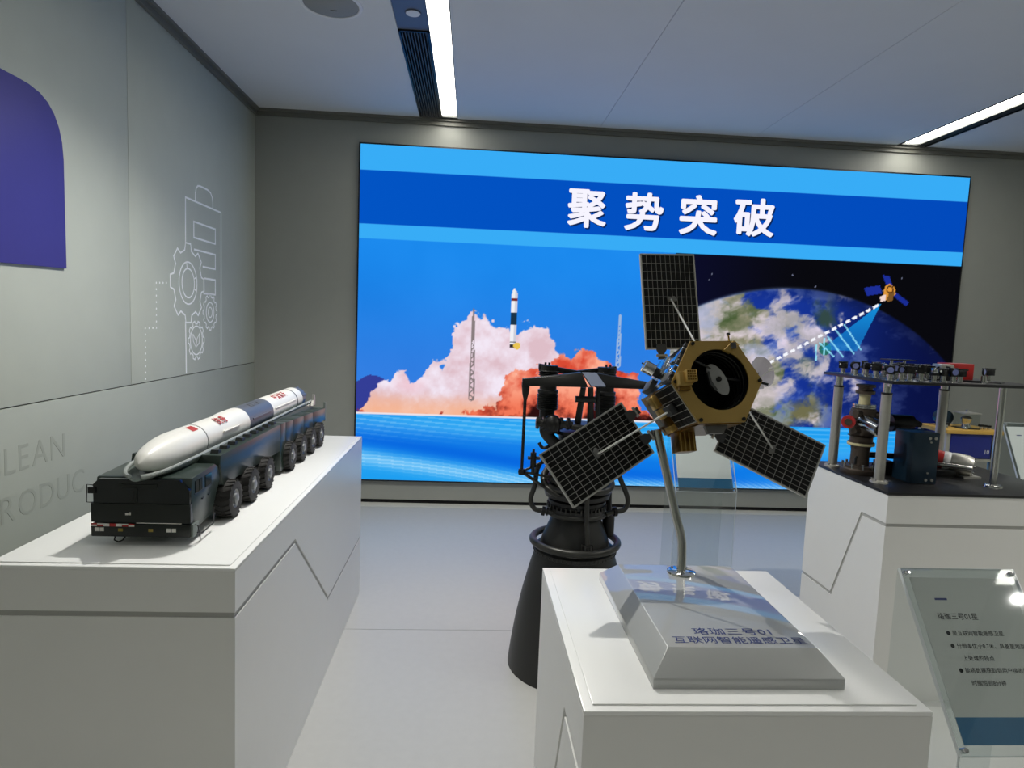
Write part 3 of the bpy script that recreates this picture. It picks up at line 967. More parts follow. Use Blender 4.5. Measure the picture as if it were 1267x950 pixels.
def wheel_mesh():
    """tyre turned about x, with tread lugs, plus a hub"""
    rot = Matrix.Rotation(PI / 2, 4, 'Y')
    m = MB()
    m.lathe([(0.03, -0.024), (0.046, -0.027), (0.056, -0.023), (0.058, -0.012), (0.058, 0.012), (0.056, 0.023), (0.046, 0.027), (0.03, 0.024)], 32, rot)
    for i in range(20):
        a = 2 * PI * i / 20
        q = Matrix.Rotation(a, 4, 'X')
        for s in (-1, 1):
            b = MB(q @ Matrix.Rotation(0.35 * s, 4, 'Z'))
            b.box(0.002 if s > 0 else -0.026, 0.026 if s > 0 else -0.002, -0.0035, 0.0035, 0.053, 0.0602)
            m.add(b.v, b.f)
    h = MB()
    h.lathe([(0.0, -0.0245), (0.0, 0.0245)], 8, rot)
    h.lathe([(0.033, 0.012), (0.033, 0.022), (0.029, 0.0235), (0.025, 0.0185), (0.018, 0.0185), (0.017, 0.027), (0.012, 0.030), (0.0, 0.030)], 24, rot)
    h.lathe([(0.033, -0.012), (0.033, -0.022), (0.029, -0.0235), (0.025, -0.0185), (0.018, -0.0185), (0.017, -0.027), (0.012, -0.030), (0.0, -0.030)], 24, rot)
    return m, h


wm, hm = wheel_mesh()
w0 = h0 = None
for sx in (1, -1):
    for y in (2.095, 2.272, 2.448, 2.765, 2.945, 3.120, 3.292):
        loc = Vector(((-0.725 - 0.030) if sx > 0 else (-1.051 + 0.030), y, PT + 0.0625)) - ORG[tr.name]
        if w0 is None:
            w0 = wm.build('wheel', 'tyre', None, True, angle=35)
            w0.parent = tr
            w0.location = loc
            h0 = hm.build('hub', 'hub', None, True)
            h0.parent = w0
        else:
            c = copy_part(w0, tr, loc)
            copy_part(h0, c)
for y in (2.095, 2.272, 2.448, 2.765, 2.945, 3.120, 3.292):
    MB().cyl((-1.02, y, PT + 0.06), (-0.765, y, PT + 0.06), 0.009, n=10).build('axle', 'black_metal', tr, True)
# cradle trough that holds the rocket, with a bow-shaped front lip
RC = Vector((TX, 0, 1.131))


def trough():
    rows = []
    prof = []
    n = 16
    for j in range(n + 1):
        a = PI + PI * j / n
        prof.append((math.cos(a), math.sin(a)))
    ys = [1.795, 1.803, 1.815, 1.835, 1.86, 1.90, 1.95, 2.02, 2.2, 3.47]
    for y in ys:
        t = min(1.0, max(0.0, (y - 1.79) / 0.20))
        w = 0.0745 * math.sqrt(max(0.02, 1 - (1 - t) ** 2.2))
        zr = 1.098 + 0.012 * min(1, t * 1.5)
        dep = 0.012 + 0.0295 * t
        rows.append((y, w, zr, dep, prof))
    return rows


rows = trough()
m = MB()
vs, fs = [], []
for th in (0.0, 0.005):
    for (y, w, zr, dep, prof) in rows:
        for (c, s) in prof:
            vs.append((TX + c * (w - th), y + th, zr + s * (dep - th) ))
n = 17
R_ = len(rows)
for lay in range(2):
    o = lay * R_ * n
    for i in range(R_ - 1):
        for j in range(n - 1):
            fs.append((o + i * n + j, o + i * n + j + 1, o + (i + 1) * n + j + 1, o + (i + 1) * n + j))
q = R_ * n
for i in range(R_ - 1):
    for j in (0, n - 1):
        fs.append((i * n + j, (i + 1) * n + j, q + (i + 1) * n + j, q + i * n + j))
for i in (0, R_ - 1):
    for j in range(n - 1):
        fs.append((i * n + j, i * n + j + 1, q + i * n + j + 1, q + i * n + j))
m.add(vs, fs)
cr = m.build('cradle', 'cradle_in', tr, True)
for s in (-1, 1):
    MB().tube([(TX + s * (w - 0.0025), y, zr + 0.001) for (y, w, zr, dep, prof) in rows], 0.0055, 8).build('cradle_rail', 'cradle', cr, True)
MB().box(TX - 0.06, TX + 0.06, 2.0, 3.44, 1.03, 1.062).build('cradle_bed', 'cradle_in', tr)
for s in (-1, 1):
    MB().prism([(2.06, 1.062), (3.46, 1.05), (3.46, 1.10), (2.06, 1.108)], 'x', TX + s * 0.072 - 0.004, TX + s * 0.072 + 0.004).build('cradle_side', 'cradle_in', tr)
for s in (-1, 1):
    MB().prism([(3.40, 1.09), (3.45, 1.09), (3.45, 1.125), (3.44, 1.145), (3.43, 1.145), (3.425, 1.115)], 'x', TX + s * 0.085 - 0.006, TX + s * 0.085 + 0.006).build('rear_clamp', 'alu', tr)

# rocket lying in the cradle
rk = thing('carrier_rocket', (TX, 2.6, 1.07), 'white model rocket with a slate grey stage lying on the launcher truck', 'model rocket')
turn = Matrix.Translation((TX, 0, RC.z)) @ Matrix.Rotation(-PI / 2, 4, 'X')   # local z -> world +y


def stage(name, material, prof):
    return MB().lathe(prof, 40, turn).build(name, material, rk, True, angle=30)


r1, r2 = 0.0545, 0.0575
nose = []
for i in range(14):
    t = i / 13
    nose.append((r1 * math.sqrt(max(0, 1 - (1 - t) ** 1.75)), 1.812 + 0.205 * t))
stage('fairing', 'rocket', nose + [(r1, 2.147)])
stage('separation_ring', 'rocket_ring', [(r1 - 0.001, 2.147), (r1 - 0.001, 2.153)])
stage('payload_stage', 'rocket', [(r1, 2.153), (r1 - 0.0008, 2.37), (r2, 2.435), (r2, 2.545)])
stage('slate_stage', 'rocket_dk', [(r2, 2.545), (r2, 2.845)])
stage('main_stage', 'rocket', [(r2, 2.845), (r2, 3.225)])
stage('stage_ring', 'rocket_ring', [(r2 - 0.001, 3.225), (r2 - 0.001, 3.24)])
stage('tail_stage', 'rocket', [(r2, 3.24), (r2, 3.33), (r2 * 0.9, 3.335)])
stage('engine_nozzle', 'rocket_dk', [(r2 * 0.9, 3.335), (r2 * 0.86, 3.36), (r2 * 0.86, 3.42), (r2 * 0.7, 3.43), (0.0, 3.43)])
for i in range(6):
    a = math.radians(20 + i * 60)
    MB().cyl((TX + 0.048 * math.cos(a), 3.36, RC.z + 0.048 * math.sin(a)), (TX + 0.048 * math.cos(a), 3.425, RC.z + 0.048 * math.sin(a)), 0.006, n=8).build('tail_thruster', 'rocket_dk', rk, True)
for (ya, yb, ang) in ((2.28, 2.43, 12), (2.58, 2.80, 12), (2.87, 3.20, 14)):
    a = math.radians(ang)
    rr = r2 + 0.0005
    MB().tube([(TX + rr * math.cos(a), ya, RC.z + rr * math.sin(a)), (TX + rr * math.cos(a), yb, RC.z + rr * math.sin(a))], 0.003, 6).build('cable_duct', 'rocket' if ya != 2.58 else 'rocket_dk', rk, True)


def wrap(y0, ang, r):
    """letter x runs along the rocket towards the tail, letter y climbs round it"""
    def fn(x, y):
        a = math.radians(ang) + y / r
        return (TX + r * math.cos(a), y0 + x, RC.z + r * math.sin(a))
    return fn


MB().add([wrap(2.085, 68, r1 + .0006)(x, y) for y in np.linspace(-.014, .014, 7) for x in (0, .042)],
         [(2 * i, 2 * i + 1, 2 * i + 3, 2 * i + 2) for i in range(6)]).build('red_flag', 'red_text', rk)
text_obj('red_characters', 'red_text', rk, bold_geo(text_geo('快舟', 0.038, spacing=1.4), 0.0012), wrap(2.315, 55, r1 + .0026))
text_obj('dark_characters', 'rocket_ring', rk, bold_geo(text_geo('KZ-1A', 0.034, spacing=1.3), 0.001), wrap(2.70, 70, r2 + .0006))
text_obj('red_characters', 'red_text', rk, bold_geo(text_geo('中国航天', 0.040, spacing=1.35), 0.0012), wrap(3.03, 62, r2 + .0006))


# ------------------------------------------------------------------ satellite on its silver base
sat = thing('satellite_model', (0.53, 1.36, PT), 'gold hexagonal satellite model with three black solar panels on a bent steel pole', 'model satellite')
bx0, bx1, by0, by1 = 0.35, 0.711, 1.115, 1.62
zb0, zb1, zb2 = PT, PT + 0.02, PT + 0.06
b = MB()
lo_ = [(bx0, by0), (bx1, by0), (bx1, by1), (bx0, by1)]
hi_ = [(bx0 + 0.036, by0 + 0.040), (bx1 - 0.036, by0 + 0.040), (bx1 - 0.036, by1 - 0.045), (bx0 + 0.036, by1 - 0.045)]
b.add([(x, y, zb0) for x, y in lo_] + [(x, y, zb1) for x, y in lo_] + [(x, y, zb2) for x, y in hi_],
      [(0, 1, 2, 3), (0, 1, 5, 4), (1, 2, 6, 5), (2, 3, 7, 6), (3, 0, 4, 7), (4, 5, 9, 8), (5, 6, 10, 9), (6, 7, 11, 10), (7, 4, 8, 11), (8, 9, 10, 11)])
base = b.build('silver_base', 'silver', sat, bevel=0.0012)


def base_line(txt, xa, xb, ya, yb):
    g = text_geo(txt, 0.03)
    xs, ys = [p[0] for p in g[0]], [p[1] for p in g[0]]
    sx, sy = (xb - xa) / (max(xs) - min(xs)), (yb - ya) / (max(ys) - min(ys))
    text_obj('name_line', 'blue_text', base, g, lambda x, y: (xa + (x - min(xs)) * sx, ya + (y - min(ys)) * sy, zb2 + 0.0006))


base_line('珞珈三号01', .455, .612, 1.204, 1.232)
base_line('互联网智能遥感卫星', .405, .665, 1.169, 1.196)
PB = Vector((0.532, 1.528, zb2))
fl_ = MB().lathe([(0.0, 0.006), (0.030, 0.006), (0.034, 0.004), (0.035, 0.0)], 32, Matrix.Translation(PB)).build('pole_flange', 'chrome', sat, True)
for i in range(4):
    a = PI / 4 + i * PI / 2
    MB().lathe([(0.0, 0.0085), (0.003, 0.008), (0.0036, 0.006)], 10, Matrix.Translation(PB + Vector((0.025 * math.cos(a), 0.025 * math.sin(a), 0)))).build('flange_screw', 'steel', fl_, True)
MB().tube([PB, (0.534, 1.535, 1.0), (0.535, 1.545, 1.03), (0.532, 1.555, 1.055), (0.524, 1.565, 1.085), (0.505, 1.58, 1.165), (0.483, 1.597, 1.256), (0.4725, 1.604, 1.30)], 0.0108, 16).build('pole', 'steel', sat, True)

SR = Matrix(((0.99451, -0.06691, 0.08052), (0.09722, 0.30506, -0.94736), (0.03882, 0.94998, 0.30988))).to_4x4()
SM = Matrix.Translation((0.5578, 1.442, 1.4394)) @ SR        # local x right, y up, z out of the telescope
S_, SD = 0.1089, 0.2027
HEX = [(S_ * math.cos(math.radians(60 * i)), S_ * math.sin(math.radians(60 * i))) for i in range(6)]
AP = (0.005, 0.004)                                              # centre of the telescope opening
AR = 0.0705


def sb():
    return MB(SM)


# front plate with a round opening
m = sb()
ring = [(AP[0] + AR * math.cos(2 * PI * i / 48), AP[1] + AR * math.sin(2 * PI * i / 48)) for i in range(48)]
outer = []
for i in range(48):
    a = 2 * PI * i / 48
    k = math.cos(PI / 6) / math.cos((a % (PI / 3)) - PI / 6)
    outer.append((S_ * k * math.cos(a), S_ * k * math.sin(a)))
vs = [(x, y, 0.0) for x, y in outer] + [(x, y, 0.0) for x, y in ring] + [(x, y, -0.007) for x, y in outer] + [(x, y, -0.007) for x, y in ring]
fs = []
for i in range(48):
    j = (i + 1) % 48
    fs += [(i, j, 48 + j, 48 + i), (96 + i, 144 + i, 144 + j, 96 + j), (i, 96 + i, 96 + j, j), (48 + i, 48 + j, 144 + j, 144 + i)]
m.add(vs, fs)
fp = m.build('front_plate', 'gold', sat)
for (x, y) in HEX:
    sb().cyl((x * .93, y * .93, -0.001), (x * .93, y * .93, 0.004), 0.0042, n=12).build('corner_bolt', 'black_metal', fp, True)
# telescope tube, ribs and mirror
m = sb()
mt = Matrix.Translation((AP[0], AP[1], 0))
tube_o = m.lathe([(AR - .0005, -0.003), (AR - .0005, -0.15), (0.0, -0.15)], 48, mt).build('telescope_tube', 'black_in', sat, True)
for z in (-0.02, -0.035, -0.05, -0.065, -0.08, -0.095):
    sb().torus((AP[0], AP[1], z), AR - 0.002, 0.0016, 40, 6).build('baffle_ring', 'black_metal', tube_o, True)
m = MB(SM @ Matrix.Translation((AP[0] + 0.011, AP[1] + 0.006, -0.03)) @ Matrix.Rotation(math.radians(-63), 4, 'Z') @ Matrix.Rotation(math.radians(20), 4, 'X'))
el = [(0.040 * math.cos(2 * PI * i / 32), 0.0175 * math.sin(2 * PI * i / 32)) for i in range(32)]
m.prism(el, 'z', -0.003, 0.003)
sec = m.build('mirror_back', 'mirror_grey', sat)
MB(SM @ Matrix.Translation((AP[0] + 0.011, AP[1] + 0.006, -0.03))).lathe([(0.0, 0.0085), (0.006, 0.008), (0.006, 0.003)], 16).build('mirror_hub', 'black_metal', sec, True)
sb().prism([(AP[0] - .010, .030), (AP[0] - .006, .006), (AP[0] + .006, -.014), (AP[0] + .002, -.018), (AP[0] - .010, -.002), (AP[0] - .015, .026)], 'z', -0.034, -0.026).build('mirror_rim', 'charcoal', sec)
sb().tube([(AP[0] + .014, .014, -0.03), (AP[0] + .068, 0.010, -0.04)], 0.003, 8).build('mirror_arm', 'charcoal', sec, True)
sb().tube([(AP[0] - .004, .036, -0.03), (AP[0] - .040, .056, -0.03)], 0.003, 8).build('mirror_arm', 'charcoal', sec, True)
# body side walls: each of the six faces is its own panel
names = {0: ('side_wall', 'gold'), 1: ('side_wall', 'gold_foil'), 2: ('side_wall', 'foil'), 3: ('side_wall', 'gold_dark'), 4: ('side_wall', 'gold_dark'), 5: ('side_wall', 'gold')}
for i in range(6):
    a, c = Vector((*HEX[i], 0)), Vector((*HEX[(i + 1) % 6], 0))
    n = ((a + c) / 2).normalized()
    m = sb()
    q = [a * .985, c * .985]
    p = [q[0] + Vector((0, 0, -0.007)), q[1] + Vector((0, 0, -0.007)), q[1] + Vector((0, 0, -SD)), q[0] + Vector((0, 0, -SD))]
    m.add(p + [x - n * 0.003 for x in p], [(0, 1, 2, 3), (4, 7, 6, 5), (0, 4, 5, 1), (1, 5, 6, 2), (2, 6, 7, 3), (3, 7, 4, 0)])
    m.build(*names[i], sat)
sb().prism([(x * .985, y * .985) for x, y in HEX], 'z', -SD - 0.006, -SD).build('rear_plate', 'grey_plastic', sat)


def face_mat(i):
    """frame on side face i: x along the face, y outward normal, z to the front"""
    a, c = Vector((*HEX[i], 0)), Vector((*HEX[(i + 1) % 6], 0))
    t = (c - a).normalized()
    n = ((a + c) / 2).normalized()
    F = Matrix((t, n, Vector((0, 0, 1)))).transposed().to_4x4()
    F.translation = (a + c) / 2 * .985
    return SM @ F


# lower-left face (face 3): solar cells forward, gold boxes aft
F3 = face_mat(3)
g = MB(F3).box(-0.050, 0.050, 0.0, 0.0015, -0.112, -0.010).build('cell_panel', 'cellgrid', sat)
for i in range(6):
    for j in range(5):
        x0 = -0.049 + i * 0.0164
        z0 = -0.110 + j * 0.0198
        MB(F3).box(x0, x0 + 0.0148, 0.0015, 0.0022, z0, z0 + 0.0182).build('solar_cell', 'cell', g)
for (x, w, z0, z1, h, mt_) in ((-0.032, .016, -.150, -.118, .014, 'gold_foil'), (0.0, .012, -.140, -.112, .016, 'gold_foil'), (0.022, .014, -.148, -.118, .012, 'gold_dark'), (0.042, .008, -.15, -.118, .016, 'gold_foil'), (-0.044, .006, -.16, -.122, .010, 'gold_dark')):
    MB(F3).box(x - w, x + w, 0.0, h, z0, z1).build('instrument_box', mt_, sat, bevel=0.001)
MB(F3).box(-0.03, 0.03, 0.0, 0.004, -0.200, -0.153).build('grey_panel', 'grey_plastic', sat)
MB(F3).box(-0.012, 0.012, 0.004, 0.02, -0.085, -0.055).build('antenna_block', 'charcoal', sat, bevel=0.001)
# upper-left face (face 2): silver foil with small units
F2 = face_mat(2)
for (x, z, w, l, h, mt_) in ((-0.03, -.05, .016, .03, .006, 'foil'), (0.02, -.09, .02, .03, .005, 'foil'), (-0.02, -.14, .024, .03, .008, 'foil'), (0.03, -.16, .014, .024, .012, 'charcoal'), (0.036, -.04, .010, .02, .008, 'charcoal')):
    MB(F2).box(x - w, x + w, 0.0, h, z - l, z + l).build('foil_unit', mt_, sat, bevel=0.001)
for i in range(7):
    MB(F2).box(-0.05 + i * .0155, -0.042 + i * .0155, 0.0, 0.008, -0.018, -0.008).build('edge_clip', 'charcoal', sat)
sn = MB(F2).cyl((0.0, 0.0, -0.13), (0.0, 0.022, -0.13), 0.012, n=18).build('star_sensor', 'black_metal', sat, True)
MB(F2).cyl((0.0, 0.020, -0.13), (0.0, 0.046, -0.13), 0.0155, n=22).build('sensor_hood', 'steel', sn, True)
MB(F2).torus((0.0, 0.046, -0.13), 0.0145, 0.0012, 22, 6, (0, 1, 0)).build('hood_rim', 'cream', sn, True)
MB(F2).cyl((-0.012, 0.0, -0.15), (-0.012, 0.05, -0.15), 0.0022, n=8).build('antenna_rod', 'black_metal', sat, True)
# gold box with a lattice face at the left of the opening
gb = sb().box(-0.100, -0.070, -0.012, 0.018, 0.0, 0.022).build('sun_sensor', 'gold', sat, bevel=0.001)
sb().box(-0.088, -0.063, -0.006, 0.020, 0.004, 0.034).build('sensor_head', 'gold_foil', gb, bevel=0.001)
for i in range(4):
    for j in range(4):
        sb().box(-0.0855 + i * .0052, -0.0815 + i * .0052, -0.0035 + j * .0058, 0.001 + j * .0058, 0.034, 0.0348).build('lattice_cell', 'gold_dark', gb)
sb().box(-0.098, -0.072, -0.022, -0.0125, 0.0, 0.012).build('sensor_foot', 'gold_dark', gb)
# top: small mast and bracket
sb().cyl((0.050, S_ * .85, -0.02), (0.050, S_ * .85 + 0.022, -0.02), 0.0022, n=8).build('top_mast', 'gold', sat, True)
sb().cyl((0.050, S_ * .85 + 0.021, -0.02), (0.050, S_ * .85 + 0.026, -0.02), 0.0045, n=10).build('mast_cap', 'charcoal', sat, True)
sb().prism([(0.018, .070), (0.045, .092), (0.058, .082), (0.034, .062)], 'z', 0.0, 0.012).build('corner_bracket', 'gold', sat, bevel=0.001)
sb().box(0.035, 0.047, .072, .086, 0.012, 0.016).build('bracket_cap', 'charcoal', sat)
# right: round white dish behind the corner
dm = SM @ Matrix.Translation((0.160, 0.039, -0.08)) @ Matrix.Rotation(math.radians(18), 4, 'Y') @ Matrix.Scale(1.12, 4)
ds = MB(dm).lathe([(0.0, -0.014), (0.012, -0.012), (0.024, -0.007), (0.033, 0.0), (0.034, 0.001), (0.033, -0.002), (0.0, -0.017)], 32).build('dish_antenna', 'dish', sat, True)
MB(dm).tube([(0.028, 0.010, -0.003), (0.002, 0.002, 0.026), (-0.02, -0.02, -0.004)], 0.0012, 6).build('feed_strut', 'white_plastic', ds, True)
MB(dm).cyl((0.0, 0.0, 0.018), (0.0, 0.0, 0.028), 0.004, n=12).build('feed_horn', 'white_plastic', ds, True)
sb().tube([(0.085, 0.03, -0.11), (0.158, 0.039, -0.099)], 0.005, 8).build('dish_arm', 'charcoal', sat, True)
sb().box(0.095, 0.140, -0.008, 0.002, -0.06, -0.05).build('side_rail', 'dish', sat)
sb().tube([(0.10, 0.0, -0.01), (0.122, -0.010, 0.0)], 0.003, 8).build('side_antenna', 'black_metal', sat, True)
# underside: foil box and grey plate
F4 = face_mat(4)
MB(F4).box(-0.052, -0.010, 0.0, 0.05, -0.175, -0.125).build('foil_box', 'gold_dark', sat, bevel=0.001)
for i in range(4):
    MB(F4).box(-0.050 + i * .011, -0.047 + i * .011, 0.004, 0.050, -0.1245, -0.1235).build('box_rib', 'gold', sat)
MB(F4).prism([(-0.03, 0.0), (0.03, 0.0), (0.014, 0.022), (-0.022, 0.022)], 'z', -0.04, -0.03).build('grey_skirt', 'grey_plastic', sat)
MB(F4).box(-0.05, 0.05, 0.0, 0.004, -0.20, -0.01).build('gold_belly', 'gold_dark', sat)

# the three solar wings
DP, R0, PWD, PLN, TW = 0.2211, 0.1368, 0.1504, 0.2564, 0.0211
NC = 11
cell0 = None
for ang in (90, 210, 330):
    a = math.radians(ang)
    nrm, tan = Vector((math.cos(a), math.sin(a), 0)), Vector((-math.sin(a), math.cos(a), 0))
    up = (nrm * PLN + Vector((0, 0, TW))).normalized()
    zz = tan.cross(up) * -1
    if zz.z < 0:
        zz = -zz
    Fm = Matrix((tan, up, zz)).transposed().to_4x4()
    Fm.translation = nrm * R0 + Vector((0, 0, -DP))
    PM = SM @ Fm                                               # x across, y outward, z towards the viewer
    ln = math.hypot(PLN, TW)
    pan = MB().box(-PWD / 2, PWD / 2, 0, ln, -0.005, 0.0).build('solar_panel', 'cellgrid', None)
    pan.parent = sat
    pan.matrix_local = Matrix.Translation(-ORG[sat.name]) @ PM
    mg = 0.0028
    cw, cl_ = (PWD - 2 * mg) / NC, (ln - 2 * mg) / NC
    rest = MB()
    for r in range(NC):
        for c in range(NC):
            x = -PWD / 2 + mg + (c + .5) * cw
            y = mg + (r + .5) * cl_
            if r < 2:
                rest.box(x - cw / 2 + .00085, x + cw / 2 - .00085, y - cl_ / 2 + .0009, y + cl_ / 2 - .0009, 0, .0008)
                continue
            if cell0 is None:
                cell0 = MB().box(-cw / 2 + .00085, cw / 2 - .00085, -cl_ / 2 + .0009, cl_ / 2 - .0009, 0, .0008).build('solar_cell', 'cell', None)
                cell0.parent = pan
                cell0.location = (x, y, 0)
            else:
                copy_part(cell0, pan, (x, y, 0))
    ro = rest.build('solar_cell', 'cell', None)
    ro.parent = pan
    ro['kind'] = 'stuff'
    # edge frame
    f = MB()
    for q in ((-PWD / 2 - .001, -PWD / 2 + .0018, 0, ln), (PWD / 2 - .0018, PWD / 2 + .001, 0, ln), (-PWD / 2, PWD / 2, -.001, .0018), (-PWD / 2, PWD / 2, ln - .0018, ln + .001)):
        f.box(q[0], q[1], q[2], q[3], -0.006, 0.0016)
    fo = f.build('panel_frame', 'cellgrid', None)
    fo.parent = pan
    # hinges to the body
    LM = SM @ Fm
    for s in (-1, 1):
        hm_ = MB(LM)
        hm_.prism([(s * .035 - .013, -.004), (s * .035 - .013, .012), (s * .035 + .013, .012), (s * .035 + .013, -.004), (s * .035 + .008, -.014), (s * .035 + .010, -.028), (s * .035 - .010, -.028), (s * .035 - .006, -.014)], 'z', 0.0005, 0.006)
        hm_.build('hinge', 'charcoal', sat)
        MB(LM).cyl((s * .035 - .014, -.018, 0.003), (s * .035 + .014, -.018, 0.003), 0.004, n=10).build('hinge_pin', 'alu', sat, True)
    # stay rod from the middle of the wing to the front rim
    foot = LM @ Vector((0, ln * .52, 0.004))
    tipl = {90: Vector((-0.038, S_ * .86, -0.012)), 210: Vector((-0.095, -0.056, -0.070)), 330: Vector((0.080, -0.060, -0.03))}[ang]
    MB().tube([foot, SM @ tipl], 0.0024, 8).build('stay_rod', 'rod', sat, True)
    MB(LM).prism([(-.017, ln * .52 - .004), (-.012, ln * .52 - .008), (.008, ln * .52 - .006), (.010, ln * .52 + .004), (-.010, ln * .52 + .007)], 'z', 0.0, 0.008).build('rod_foot', 'grey_plastic', sat, bevel=0.0008)


# ------------------------------------------------------------------ rocket engine
EX, EY = 0.501, 2.883
en = thing('rocket_engine', (EX, EY, 0), 'tall black rocket engine with a bell nozzle standing on the floor', 'rocket engine')
em = Matrix.Translation((EX, EY, 0))


def el_(name, material, prof, mtx=None, n=56, parent=None, angle=35):
    return MB().lathe(prof, n, mtx or em).build(name, material, parent or en, True, angle=angle)


el_('bell_nozzle', 'black_nozzle', [(0.274, 0.0), (0.285, 0.0), (0.285, 0.004), (0.274, 0.10), (0.256, 0.22), (0.232, 0.34), (0.205, 0.45), (0.180, 0.535), (0.17, 0.535), (0.20, 0.43), (0.25, 0.2), (0.274, 0.0)])
rb_ = el_('nozzle_collar', 'black_nozzle', [(0.182, 0.530), (0.186, 0.532), (0.186, 0.548), (0.178, 0.556), (0.15, 0.572)])
for i in range(56):
    a = 2 * PI * i / 56
    c = Vector((EX + 0.187 * math.cos(a), EY + 0.187 * math.sin(a), 0.54))
    MB().cyl(c - Vector((0, 0, .004)), c + Vector((0, 0, .004)), 0.0026, n=6).build('collar_bolt', 'dark_metal', rb_)
MB().torus((EX, EY, 0.582), 0.192, 0.0165, 64, 12).build('manifold_ring', 'dark_metal', en, True)
el_('upper_cone', 'black_nozzle', [(0.158, 0.565), (0.150, 0.595), (0.132, 0.64), (0.112, 0.688), (0.104, 0.705)])
MB().torus((EX, EY, 0.716), 0.128, 0.0125, 56, 10).build('manifold_ring', 'dark_metal', en, True)
fl2 = el_('chamber_flange', 'black_metal', [(0.104, 0.705), (0.128, 0.722), (0.134, 0.728), (0.134, 0.742), (0.120, 0.748), (0.120, 0.758), (0.130, 0.762), (0.130, 0.775), (0.112, 0.782)])
for i in range(36):
    a = 2 * PI * i / 36
    c = Vector((EX + 0.131 * math.cos(a), EY + 0.131 * math.sin(a), 0.745))
    MB().cyl(c - Vector((0, 0, .012)), c + Vector((0, 0, .012)), 0.0042, n=6).build('flange_bolt', 'dark_metal', fl2)
el_('combustion_chamber', 'black_metal', [(0.112, 0.78), (0.145, 0.79), (0.15, 0.81), (0.13, 0.83), (0.125, 0.95), (0.14, 0.965), (0.14, 0.985), (0.10, 1.0), (0.095, 1.06), (0.12, 1.075), (0.12, 1.09), (0.0, 1.09)])
for (R, r, z) in ((0.138, 0.014, 0.835), (0.135, 0.010, 0.868), (0.132, 0.012, 0.93)):
    MB().torus((EX, EY, z), R, r, 48, 8).build('coolant_ring', 'dark_metal', en, True)
# feed pipes
def pipe(pts, r, name='feed_pipe', material='dark_metal', n=10, res=5):
    P = [Vector(p) for p in pts]
    out = []
    k = len(P)
    for i in range(k - 1):
        p0, p1, p2, p3 = P[max(i - 1, 0)], P[i], P[i + 1], P[min(i + 2, k - 1)]
        for j in range(res):
            t = j / res
            out.append(0.5 * ((2 * p1) + (p2 - p0) * t + (2 * p0 - 5 * p1 + 4 * p2 - p3) * t * t + (3 * p1 - p0 - 3 * p2 + p3) * t ** 3))
    out.append(P[-1])
    return MB().tube(out, r, n).build(name, material, en, True)


pipe([(0.318, EY, 0.93), (0.310, EY - .01, 0.88), (0.305, EY - .02, 0.835), (0.288, EY - .03, 0.775), (0.305, EY - .04, 0.735), (0.345, EY - .05, 0.728), (0.385, EY - .06, 0.722)], 0.0115)
MB().cyl((0.338, EY - .05, 0.729), (0.352, EY - .052, 0.727), 0.021, n=16).build('pipe_coupling', 'black_metal', en, True)
MB().cyl((0.358, EY - .053, 0.7265), (0.366, EY - .054, 0.7255), 0.018, n=16).build('pipe_coupling', 'black_metal', en, True)
pipe([(0.665, EY - .02, 0.94), (0.690, EY - .02, 0.875), (0.727, EY - .03, 0.785), (0.712, EY - .04, 0.740), (0.665, EY - .05, 0.730), (0.625, EY - .06, 0.722)], 0.0115)
MB().cyl((0.66, EY - .05, 0.730), (0.674, EY - .048, 0.732), 0.021, n=16).build('pipe_coupling', 'black_metal', en, True)
pipe([(0.519, EY - .15, 0.82), (0.521, EY - .155, 0.72), (0.527, EY - .165, 0.62), (0.528, EY - .17, 0.585)], 0.0115)
vb = MB().cyl((0.527, EY - .172, 0.592), (0.527, EY - .172, 0.612), 0.022, n=8).build('pipe_valve', 'black_metal', en, True)
for i in range(6):
    a = i * PI / 3
    MB().cyl((0.527 + .024 * math.cos(a), EY - .172 + .024 * math.sin(a), 0.585), (0.527 + .024 * math.cos(a), EY - .172 + .024 * math.sin(a), 0.618), 0.004, n=6).build('valve_bolt', 'dark_metal', vb)
pipe([(0.44, EY - .12, 0.87), (0.52, EY - .16, 0.85), (0.60, EY - .12, 0.84), (0.65, EY - .03, 0.85), (0.64, EY + .06, 0.87)], 0.016)
pipe([(0.43, EY - .11, 0.80), (0.36, EY - .06, 0.83), (0.345, EY, 0.87), (0.37, EY + .05, 0.9)], 0.015)
MB().cyl((0.655, EY + .02, 0.60), (0.655, EY + .02, 0.70), 0.028, n=18).build('sensor_can', 'black_metal', en, True)
MB().cyl((0.655, EY + .02, 0.70), (0.65, EY + .02, 0.80), 0.014, n=12).build('feed_pipe', 'black_metal', en, True)
# bellows columns
def bellows(x, y, name='bellows_column'):
    prof = [(0.030, 1.08), (0.034, 1.10), (0.034, 1.17), (0.046, 1.175)]
    for i in range(8):
        z = 1.178 + i * 0.0085
        prof += [(0.046, z), (0.0475, z + .002), (0.0475, z + .0045), (0.042, z + .0065)]
    prof += [(0.046, 1.25), (0.046, 1.262), (0.038, 1.265), (0.038, 1.325)]
    for i in range(3):
        z = 1.326 + i * 0.009
        prof += [(0.044, z), (0.046, z + .003), (0.040, z + .006)]
    prof += [(0.040, 1.356), (0.040, 1.372), (0.0, 1.372)]
    return el_(name, 'black_metal', prof, Matrix.Translation((x, y, 0)), 32)


